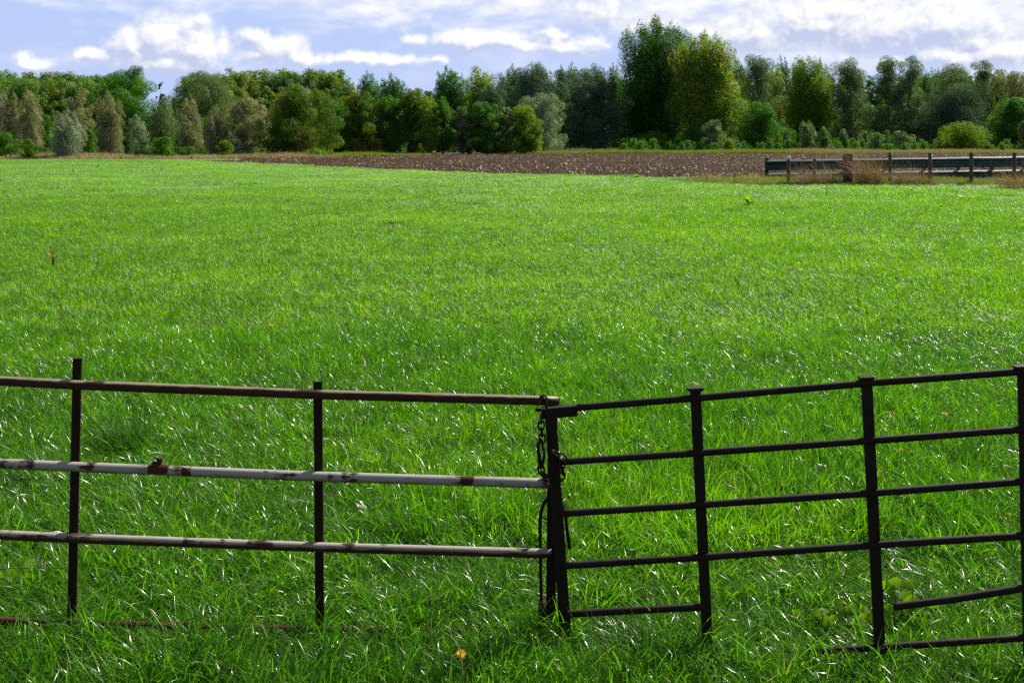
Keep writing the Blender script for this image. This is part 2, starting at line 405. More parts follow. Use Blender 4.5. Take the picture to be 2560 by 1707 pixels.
def gn_scatter(name, pts, rot, scl, idx, protos):
    """one object that scatters the tuft meshes over its points"""
    coll = bpy.data.collections.new(name+'_tufts')
    for i, o in enumerate(protos):
        o.name = f'{name}_tuft_{i:02d}'; coll.objects.link(o)
    me = bpy.data.meshes.new(name); me.from_pydata([tuple(p) for p in pts], [], [])
    for k, a, ty in (('rot', rot, 'FLOAT'), ('idx', idx, 'INT')):
        at = me.attributes.new(k, ty, 'POINT'); at.data.foreach_set('value', np.asarray(a, np.float32 if ty == 'FLOAT' else np.int32))
    at = me.attributes.new('scl', 'FLOAT_VECTOR', 'POINT'); at.data.foreach_set('vector', np.asarray(scl, np.float32).reshape(-1))
    ob = bpy.data.objects.new(name, me); COL.objects.link(ob)
    g = bpy.data.node_groups.new(name+'_scatter', 'GeometryNodeTree')
    g.interface.new_socket('Geometry', in_out='INPUT', socket_type='NodeSocketGeometry')
    g.interface.new_socket('Geometry', in_out='OUTPUT', socket_type='NodeSocketGeometry')
    N = g.nodes; gi = N.new('NodeGroupInput'); go = N.new('NodeGroupOutput')
    ci = N.new('GeometryNodeCollectionInfo'); ci.inputs['Collection'].default_value = coll
    ci.inputs['Separate Children'].default_value = True; ci.inputs['Reset Children'].default_value = True
    ip = N.new('GeometryNodeInstanceOnPoints')
    def attr(nm, ty):
        a = N.new('GeometryNodeInputNamedAttribute'); a.data_type = ty; a.inputs['Name'].default_value = nm
        return a.outputs['Attribute']
    cx = N.new('ShaderNodeCombineXYZ'); g.links.new(attr('rot', 'FLOAT'), cx.inputs[2])
    e2r = N.new('FunctionNodeEulerToRotation'); g.links.new(cx.outputs[0], e2r.inputs[0])
    g.links.new(gi.outputs[0], ip.inputs['Points']); g.links.new(ci.outputs[0], ip.inputs['Instance'])
    ip.inputs['Pick Instance'].default_value = True
    g.links.new(attr('idx', 'INT'), ip.inputs['Instance Index']); g.links.new(e2r.outputs[0], ip.inputs['Rotation'])
    g.links.new(attr('scl', 'FLOAT_VECTOR'), ip.inputs['Scale'])
    g.links.new(ip.outputs[0], go.inputs[0])
    md = ob.modifiers.new('scatter', 'NODES'); md.node_group = g
    return ob

def vnoise(x, y, s, seed):
    """cheap smooth value noise, 0..1"""
    r = np.random.default_rng(seed); tab = r.random((64, 64))
    x = np.asarray(x)/s+1000; y = np.asarray(y)/s+1000
    i = np.floor(x).astype(int); j = np.floor(y).astype(int); fx = x-i; fy = y-j
    fx = fx*fx*(3-2*fx); fy = fy*fy*(3-2*fy)
    a = tab[i % 64, j % 64]; b = tab[(i+1) % 64, j % 64]; c = tab[i % 64, (j+1) % 64]; d = tab[(i+1) % 64, (j+1) % 64]
    return (a*(1-fx)+b*fx)*(1-fy)+(c*(1-fx)+d*fx)*fy

rng = np.random.default_rng(7)
protos = []
for i in range(6):
    protos.append(patch_obj('t', L['grass'], rng, 3300, .62, .06, .165, .0026, .0062, 5, 36))
for i in range(5):
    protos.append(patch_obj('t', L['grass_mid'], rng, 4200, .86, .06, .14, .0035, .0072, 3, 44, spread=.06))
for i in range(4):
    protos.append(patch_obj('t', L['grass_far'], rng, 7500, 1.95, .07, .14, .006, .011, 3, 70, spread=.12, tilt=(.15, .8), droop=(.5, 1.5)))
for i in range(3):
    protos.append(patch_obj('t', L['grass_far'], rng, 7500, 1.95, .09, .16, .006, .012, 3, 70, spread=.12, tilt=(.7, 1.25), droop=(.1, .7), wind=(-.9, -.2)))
for i in range(3):
    protos.append(patch_obj('t', L['grass'], rng, 95, .20, .09, .21, .003, .0068, 5, 6, spread=.03))
pts, rot, scl, idx = [], [], [], []
def zone(y0, y1, step, i0, ni, marg, blend=None):
    ny = int((y1-y0)/step)
    for r_ in range(ny):
        y = y0+(r_+.5)*step; hw = .53*y+marg; nx = int(2*hw/step)+1
        x = (np.arange(nx)-nx/2+.5)*step + rng.uniform(-.12, .12, nx)*step
        yy = y+rng.uniform(-.12, .12, nx)*step
        ok = ~inside(plough_poly, x, yy)
        # the field ends at a hedge line on the left and at the rough strip by the guard rail on the right
        left_lim = np.where(x < -10, 79.5, 86); ok &= yy < left_lim
        ok &= ~((yy > 36.5) & (x > 8))
        if blend:
            t = np.clip((yy-blend[0])/(blend[1]-blend[0]), 0, 1); nz = rng.random(nx)*.5+vnoise(x, yy, 2.5, 41)*.5
            ok &= (t > nz) if blend[2] else (t <= nz)
        x = x[ok]; yy = yy[ok]; k = len(x)
        h = .72+.55*vnoise(x, yy, .9, 3)+.35*vnoise(x, yy, 4, 5)-.15
        # grazed and trodden along the fence line, longer in front of it
        h = np.where((yy > 3.45) & (yy < 4.3), h*(.66+.40*vnoise(x, yy, .8, 17)), h)
        h = np.where(((x > .75) & (x < 1.6) | (x < -1.55)) & (yy > 3.3) & (yy < 4.0), h*.72, h)
        h = np.where((yy > 3.15) & (yy < 3.5), h*.86, h)
        for a in range(k): pts.append((x[a], yy[a], 0.0)); scl.append((1.0, 1.0, h[a]))
        ii = rng.integers(i0, i0+ni, k)
        if i0 == 11:                                      # grass laid over by the wind, mostly on the left
            lay = (vnoise(x, yy, 9, 51)*.7+.75*np.clip((.05-x/yy)*1.6, 0, 1)+.012*(yy-30)) > .62
            ii = np.where(lay, rng.integers(15, 18, k), ii); rot.extend(np.where(lay, rng.normal(0, .5, k), rng.normal(0, 1.3, k)))
        else: rot.extend(rng.normal(0, 1.3, k))
        idx.extend(ii)
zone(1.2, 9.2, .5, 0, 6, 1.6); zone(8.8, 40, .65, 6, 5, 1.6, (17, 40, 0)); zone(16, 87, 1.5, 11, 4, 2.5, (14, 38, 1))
for (px, py, Y) in ((180, 1590, 3.47), (190, 1590, 3.56), (800, 1595, 3.46), (792, 1590, 3.57), (1372, 1600, 3.45), (1415, 1610, 3.40), (1400, 1590, 3.55), (1770, 1610, 3.33), (1776, 1600, 3.44), (2200, 1620, 3.24), (2206, 1600, 3.34), (2560, 1620, 3.18), (1000, 1600, 3.4), (480, 1600, 3.41)):
    pts.append(((px-CX)*Y/F, Y, 0)); scl.append((1, .8, 1)); rot.append(rng.uniform(0, 6)); idx.append(int(rng.integers(18, 21)))
tag(gn_scatter('grass', pts, rot, scl, idx, protos), 'short glossy green meadow grass filling the field', 'grass', kind='stuff')

# rough strips: dry grass at the left hedge foot, verge beyond the ploughed field, strip along the guard rail
def strip(name, mat, label, polys, step, n, size, hlo, hhi, seed, segs=2, wlo=.015, whi=.03, tufts=30):
    rng = np.random.default_rng(seed)
    pr = [patch_obj('t', mat, rng, n, size, hlo, hhi, wlo, whi, segs, tufts, spread=size*.05, tilt=(.0, .45), droop=(.2, .9)) for i in range(4)]
    pts, scl, rot = [], [], []
    for poly in polys:
        a = np.array(poly); x0, y0 = a.min(0); x1, y1 = a.max(0)
        xs, ys = np.meshgrid(np.arange(x0, x1, step), np.arange(y0, y1, step)); xs = xs.ravel(); ys = ys.ravel()
        xs = xs+rng.uniform(-.3, .3, len(xs))*step; ys = ys+rng.uniform(-.3, .3, len(ys))*step
        ok = inside(poly, xs, ys); xs = xs[ok]; ys = ys[ok]
        h = .2+1.35*vnoise(xs, ys, 5, seed)
        for q in range(len(xs)): pts.append((xs[q], ys[q], 0)); scl.append((1, 1, h[q]))
        rot.extend(rng.normal(0, .6, len(xs)))
    idx = rng.integers(0, 4, len(pts))
    return tag(gn_scatter(name, pts, rot, scl, idx, pr), label, 'grass', kind='stuff')
strip('dry_grass', L['straw'], 'dry straw coloured grass at the foot of the left hedge', [[(-60, 80), (-20, 80), (-20, 90), (-60, 90)], [(-26, 83), (-16, 86), (-16, 94), (-30, 92)], [(26, 114), (78, 112.5), (80, 124), (24, 124)]], 1.1, 700, 1.5, .18, .42, 11)
strip('verge_grass', L['verge'], 'rough yellow green grass on the verge behind the ploughed field', [[(-3, 112), (40, 112), (40, 126), (-3, 128)], [(20, 112.5), (95, 112), (95, 118), (20, 118)], [(-24, 86), (-14, 92), (-8, 106), (-12, 108), (-30, 96)]], 1.1, 800, 1.5, .12, .36, 12)
strip('rough_grass', L['verge'], 'rough grass strip along the guard rail', [[(5.5, 41.2), (8.5, 36.6), (26, 36.2), (26, 40.8), (10, 40.8)]], .7, 900, 1.0, .12, .34, 13, segs=3, wlo=.008, whi=.016)

# stubble and clods lying on the ploughed field
def clods():
    rng = np.random.default_rng(21); n = 60000
    y = 41+71*rng.random(n)**1.35; x = rng.uniform(-.36, .60, n)*y
    ok = inside(plough_poly, x, y); ok &= vnoise(x*.3, y, 1.6, 9) > .22
    x, y = x[ok], y[ok]; n = len(x)
    s_ = rng.uniform(.018, .05, n)*(1+(rng.random(n) < .1))
    ph = rng.uniform(0, 6.28, n)
    corners = np.array([[1, 0, 0], [0, 1, 0], [-1, 0, 0], [0, -1, 0], [0, 0, .9], [0, 0, -.3]], float)
    v = corners[None]*rng.uniform(.5, 1.2, (n, 6, 1))
    c_, sn = np.cos(ph), np.sin(ph)
    vx = v[..., 0]*c_[:, None]-v[..., 1]*sn[:, None]; vy = v[..., 0]*sn[:, None]+v[..., 1]*c_[:, None]
    v = np.stack([vx*s_[:, None]+x[:, None], vy*s_[:, None]+y[:, None], v[..., 2]*s_[:, None]+.02], 2).reshape(-1, 3)
    o = (np.arange(n)*6)[:, None]
    t = np.concatenate([o+np.array([[i, (i+1) % 4, 4]]) for i in range(4)]+[o+np.array([[(i+1) % 4, i, 5]]) for i in range(4)], 0)
    m, nt, b = material('soil_clods'); at = nt.new('ShaderNodeAttribute', attribute_name='rnd')
    nt.l.new(nt.ramp(at.outputs['Fac'], [(0, (.036, .020, .012)), (.8, (.085, .050, .031)), (1, (.13, .088, .060))]), b.inputs['Base Color'])
    b.inputs['Roughness'].default_value = .8; b.inputs['Specular IOR Level'].default_value = .2
    o1 = link('soil_clods', np_mesh('soil_clods', v, None, m, {'rnd': np.repeat(rng.random(n), 6)}, t))
    tag(o1, 'brown clods of earth lying over the ploughed field', 'soil', kind='stuff')
    # pale bits of straw
    n = 13000; y = 41+71*rng.random(n)**1.2; x = rng.uniform(-.36, .60, n)*y
    ok = inside(plough_poly, x, y); ok &= vnoise(x*.25, y, 1.6, 9) > .34; ok &= y < 107
    x, y = x[ok], y[ok]; n = len(x)
    ln = rng.uniform(.05, .14, n); wd = rng.uniform(.012, .035, n); ph = rng.uniform(0, 6.28, n); tl = rng.uniform(.2, 1.4, n)
    d = np.stack([np.cos(ph)*np.cos(tl), np.sin(ph)*np.cos(tl), np.sin(tl)], 1); sd_ = np.stack([-np.sin(ph), np.cos(ph), np.zeros(n)], 1)
    p = np.stack([x, y, np.full(n, .02)], 1)
    v = np.stack([p-sd_*wd[:, None], p+sd_*wd[:, None], p+d*ln[:, None]+sd_*wd[:, None], p+d*ln[:, None]-sd_*wd[:, None]], 1).reshape(-1, 3)
    q = (np.arange(n)*4)[:, None]+np.array([[0, 1, 2, 3]])
    m2 = leaf_mat('pale_stubble', [(0, (.30, .23, .16)), (1, (.56, .47, .38))], .25, tint=1, rough=.55, spec=.4)
    o2 = link('stubble', np_mesh('stubble', v, q, m2, {'rnd': np.repeat(rng.random(n), 4)}))
    tag(o2, 'pale bits of stubble scattered over the brown ploughed field', 'stubble', kind='stuff')
clods()

# ------------------------------------------------------------------ trees
STY = {  # a, b: crown outline sin(pi t^a)^b ; rise: how steeply limbs climb ; zb: bare foot ; nl: limbs ; cz: clump stretch ; lf: leaf length/width
 'poplar': dict(a=.74, b=.42, rise=.55, zb=.06, np=12, pr=.38, dome=3.0, drop=.62, pt=3.2, cz=1.2, cr=.22, lw=.75, droop=0),
 'column': dict(a=.74, b=.42, rise=.6, zb=.06, np=5, pr=.54, dome=2.6, drop=.7, pt=3.0, cz=1.4, cr=.28, lw=.7, droop=0),
 'round':  dict(a=.66, b=.42, rise=.30, zb=.04, nl=30, cz=.85, cr=.27, lw=.8, droop=0),
 'willow': dict(a=.64, b=.40, rise=.40, zb=.02, nl=30, cz=.95, cr=.28, lw=.34, droop=.5),
 'plume':  dict(a=.55, b=.50, rise=.75, zb=.03, np=5, pr=.50, dome=1.7, drop=.62, pt=2.3, cz=1.35, cr=.24, lw=.34, droop=-.2),
 'bush':   dict(a=.50, b=.50, rise=.30, zb=.0, nl=20, cz=.95, cr=.28, lw=.6, droop=0),
 'sparse': dict(a=.9, b=.55, rise=.55, zb=.25, nl=12, cz=1.3, cr=.16, lw=.5, droop=0),
 'wind':   dict(a=.55, b=.5, rise=.6, zb=.0, np=4, pr=.48, dome=2, drop=.5, pt=1.5, cz=1.4, cr=.24, lw=.5, droop=0),
}
def crown_data(rng, H, Rw, style, leaf, nleaf, lean=0., jag=1.):
    S = STY[style]; zb = S['zb']*H
    def prof(t): return Rw*np.sin(np.pi*np.clip(t, 0.001, .999)**S['a'])**S['b']
    limbs = []; C = []; CRd = []; CZ = []
    ph = rng.uniform(0, 6.28, 6)
    def env(t, an):                                       # uneven outline: lobes and hollows
        f = 1+.16*math.sin(2*an+ph[0]+3*t)+.12*math.sin(3*an+ph[1]-7*t)+.13*math.sin(9*t+ph[2]+an)
        return prof(t)*f
    if 'np' in S:                                         # several climbing leaders, each ending in a pointed spray
        npl = S['np']; pr = S['pr']*Rw
        for j in range(npl):
            an = j*2.39996+ph[0]+rng.normal(0, .25); ro = (math.sqrt((j+.35)/npl) if npl > 1 else 0)*(1-S['pr']*.8)
            hj = zb+(H-zb)*((1-ro**S['dome'])*(1-S['drop'])+S['drop'])*rng.uniform(1-.10*jag, 1.0) if j else H
            ox, oy = ro*Rw*math.cos(an), ro*Rw*math.sin(an)
            ax = lambda u: np.array([ox*min(1, (u/.45))**.8, oy*min(1, (u/.45))**.8, zb*.6+(hj-zb*.6)*u])
            limbs.append((ax(.0), ax(.35), ax(.93)))
            u = .06+rng.uniform(0, .05)
            while u < .97:
                tp = (1-u**S['pt'])*.86+.14
                if u < .2: tp *= .55+2.2*u
                k = pr*tp*rng.uniform(.62, 1.15)
                c = ax(u)+rng.normal(0, .42, 3)*pr*tp*np.array([1, 1, .35])
                C.append(c); CRd.append(k); CZ.append(S['cz']); u += max(.02, .85*k/hj)
            C.append(ax(.965)+np.array([-.02*H*lean*10*.2, 0, 0])); CRd.append(pr*.20); CZ.append(2.4)
        nfill = 12
    else:
        nl = S['nl']
        for i in range(nl):
            t = (i+.5)/nl; t = float(np.clip(t+rng.normal(0, .05), .04, .97))
            an = i*2.39996+rng.normal(0, .35)
            rr = env(t, an)*rng.uniform(.70, 1.04)
            zt = zb+t*(H-zb)
            tip = np.array([rr*np.cos(an), rr*np.sin(an), zt])
            z0 = max(zb*.6, zt-(zt-zb)*S['rise']-rr*.5*S['rise']); z0 = min(z0, zt)
            st = np.array([0, 0, z0])
            mid = st*.5+tip*.5+np.array([rr*.12*np.cos(an), rr*.12*np.sin(an), (-.06 if S['rise'] > .5 else .05)*H])
            limbs.append((st, mid, tip))
            base = Rw*S['cr']*rng.uniform(.7, 1.3)
            for s_ in (.62, 1.0):
                p = (1-s_)**2*st+2*s_*(1-s_)*mid+s_*s_*tip
                C.append(p+rng.normal(0, .15, 3)*base*np.array([1, 1, .6])); CRd.append(base*(1.25-.42*s_)*rng.uniform(.75, 1.2)); CZ.append(S['cz'])
        nfill = 16
    for z in np.linspace(zb+.12*(H-zb), .80*H, 9):       # foliage close to the stem
        t = (z-zb)/(H-zb); C.append(np.array([rng.normal(0, .1)*Rw, rng.normal(0, .1)*Rw, z])); CRd.append(max(.25*prof(t), .12*Rw)); CZ.append(1.2)
    for i in range(nfill):                                # the crown's inner volume
        t = rng.random()**1.1*.93; an = rng.uniform(0, 6.28); rr = env(t, an)*math.sqrt(rng.random())*.55
        C.append(np.array([rr*np.cos(an), rr*np.sin(an), zb+t*(H-zb)])); CRd.append(Rw*S['cr']*rng.uniform(.8, 1.25)); CZ.append(S['cz'])
    CZ = np.array(CZ)
    C = np.array(C); CRd = np.array(CRd)
    C[:, 2] = np.minimum(C[:, 2], H-CRd*CZ*.6); C[:, 2] = np.maximum(C[:, 2], CRd*np.minimum(CZ, 1.1)*.8)
    wgt = CRd**2; n_i = np.maximum((wgt/wgt.sum()*nleaf).astype(int), 4)
    k = np.repeat(np.arange(len(C)), n_i); n = len(k)
    d = rng.normal(0, 1, (n, 3)); d /= np.linalg.norm(d, axis=1)[:, None]
    rad = np.where(rng.random(n) < .84, rng.uniform(.80, 1.10, n), rng.uniform(.2, .8, n))*CRd[k]
    o_ = d*rad[:, None]; o_[:, 2] *= CZ[k]; p = C[k]+o_
    u = o_[:, 2]/(CRd[k]*CZ[k]); f = np.where((u > 0) & (CZ[k] > 1.25), 1-.6*np.clip(u, 0, 1), 1)      # sprays taper towards their tip
    p[:, :2] = C[k, :2]+o_[:, :2]*f[:, None]
    p[:, 0] -= lean*H*np.clip(p[:, 2]/H, 0, 1)**2
    ok = p[:, 2] > .02*H; p = p[ok]; d = d[ok]; k = k[ok]; n = len(p)
    nrm = d*1.0+rng.normal(0, .36, (n, 3))+np.array([0, 0, .2]); nrm /= np.linalg.norm(nrm, axis=1)[:, None]
    tg = rng.normal(0, 1, (n, 3))
    if S['droop']: tg = tg*.6+np.array([-.35, 0, -S['droop']])
    elif 'np' in S: tg = tg*.8+np.array([-.5, 0, .5])
    tg -= nrm*(tg*nrm).sum(1)[:, None]; tg /= np.linalg.norm(tg, axis=1)[:, None]+1e-9
    bt = np.cross(nrm, tg)
    ls = leaf*rng.uniform(.55, 1.35, n)[:, None]; lw = S['lw']
    a = p-tg*ls*.5; b_ = p+bt*ls*.32*lw-tg*ls*.05+nrm*ls*.10; c = p+tg*ls*.5; e = p-bt*ls*.32*lw-tg*ls*.05+nrm*ls*.10
    V = np.stack([a, b_, c, e], 1).reshape(-1, 3)
    cr = rng.normal(0, .20, len(C))
    r = np.clip(rng.random(n)*.5+.25+cr[k], 0, 1)
    return V, np.repeat(r, 4), limbs, zb

def trunk_mesh(rng, H, Rw, limbs, lean, bk, thick):
    mb = MB(); rt = thick
    pr = random.Random(int(rng.integers(1e6)))
    L_ = lambda p: Vector((p[0]-lean*H*max(0, p[2]/H)**2, p[1], p[2]))
    zs = [-.15, .0, .04*H, .15*H, .35*H, .6*H, .82*H]
    rs = [1.5, 1.35, 1.0, .85, .62, .36, .12]
    wob = [(0, 0), (0, 0)]+[(pr.uniform(-.03, .03)*Rw, pr.uniform(-.03, .03)*Rw) for _ in zs[2:]]
    mb.tube([L_((wob[i][0], wob[i][1], z)) for i, z in enumerate(zs)], [rt*r for r in rs], 7)
    for (a, m_, b_) in limbs[::2]:
        pts = [(1-s_)**2*a+2*s_*(1-s_)*m_+s_*s_*b_ for s_ in (0, .35, .7, .95)]
        k = rt*.42*(1-.5*a[2]/H)
        mb.tube([L_(p) for p in pts], [k, k*.7, k*.42, k*.12], 5)
    return mb.mesh('trunk', bk)

def tree(name, label, cat, cx, top, wpx, D, style, mat, lean=.03, dens=1., leaf=None, seed=None, group=None, jag=1., thick=None):
    X = (cx-CX)*D/F; H = CH+(HY-top)*D/F; Rw = wpx*D/F/2*1.12
    sd_ = seed if seed is not None else int(cx*7+top*13+D) % 99991
    rng = np.random.default_rng(sd_)
    lf = leaf or max(.11, min(.28, .0015*D))
    if STY[style]['lw'] < .4: lf *= 1.25
    area = 2*math.pi*Rw*H
    nleaf = int(np.clip(dens*area/(lf*lf*.30*(.6+STY[style]['lw']*.5))*2.1, 2000, 130000))
    V, r, limbs, zb = crown_data(rng, H, Rw, style, lf, nleaf, lean, jag)
    t = thing(name, label, cat, (X, D, 0), group)
    q = np.arange(len(V)).reshape(-1, 4)
    o = bpy.data.objects.new('crown', np_mesh('crown', V, q, L[mat], {'rnd': r})); COL.objects.link(o); o.parent = t
    th = thick or max(.05, min(.45, H*.018))
    o = bpy.data.objects.new('trunk', trunk_mesh(rng, H, Rw, limbs, lean, M_wbark if style in ('plume', 'willow', 'bush', 'wind') else M_bark, th)); COL.objects.link(o); o.parent = t
    return t

def wood(name, label, mat, rows, seed):
    """a far wood that reads as one mass"""
    rng = np.random.default_rng(seed); VV = []; RR = []
    tb = MB()
    for (cx, top, wpx, D, style) in rows:
        X = (cx-CX)*D/F; H = CH+(HY-top)*D/F; Rw = wpx*D/F/2; lf = .0019*D
        nleaf = int(min(26000, 2*math.pi*Rw*H/(lf*lf*.30)*1.3))
        V, r, limbs, zb = crown_data(rng, H, Rw, style, lf, nleaf, .02)
        VV.append(V+np.array([X, D, 0])); RR.append(r)
        tb.tube([(X, D, -.1), (X, D, H*.5), (X, D, H*.85)], [.3, .2, .05], 6)
    V = np.concatenate(VV); nq = len(V)
    tv = np.array(tb.v); tq = [f for f in tb.f if len(f) == 4]
    q = np.concatenate([np.arange(nq).reshape(-1, 4), np.array(tq)+nq])
    me = np_mesh(name, np.concatenate([V, tv]), q, L[mat], {'rnd': np.concatenate(RR+[np.zeros(len(tv))])})
    me.materials.append(M_bark)
    mi = np.zeros(len(q), np.int32); mi[nq//4:] = 1; me.polygons.foreach_set('material_index', mi)
    return tag(link(name, me), label, 'wood', kind='stuff')

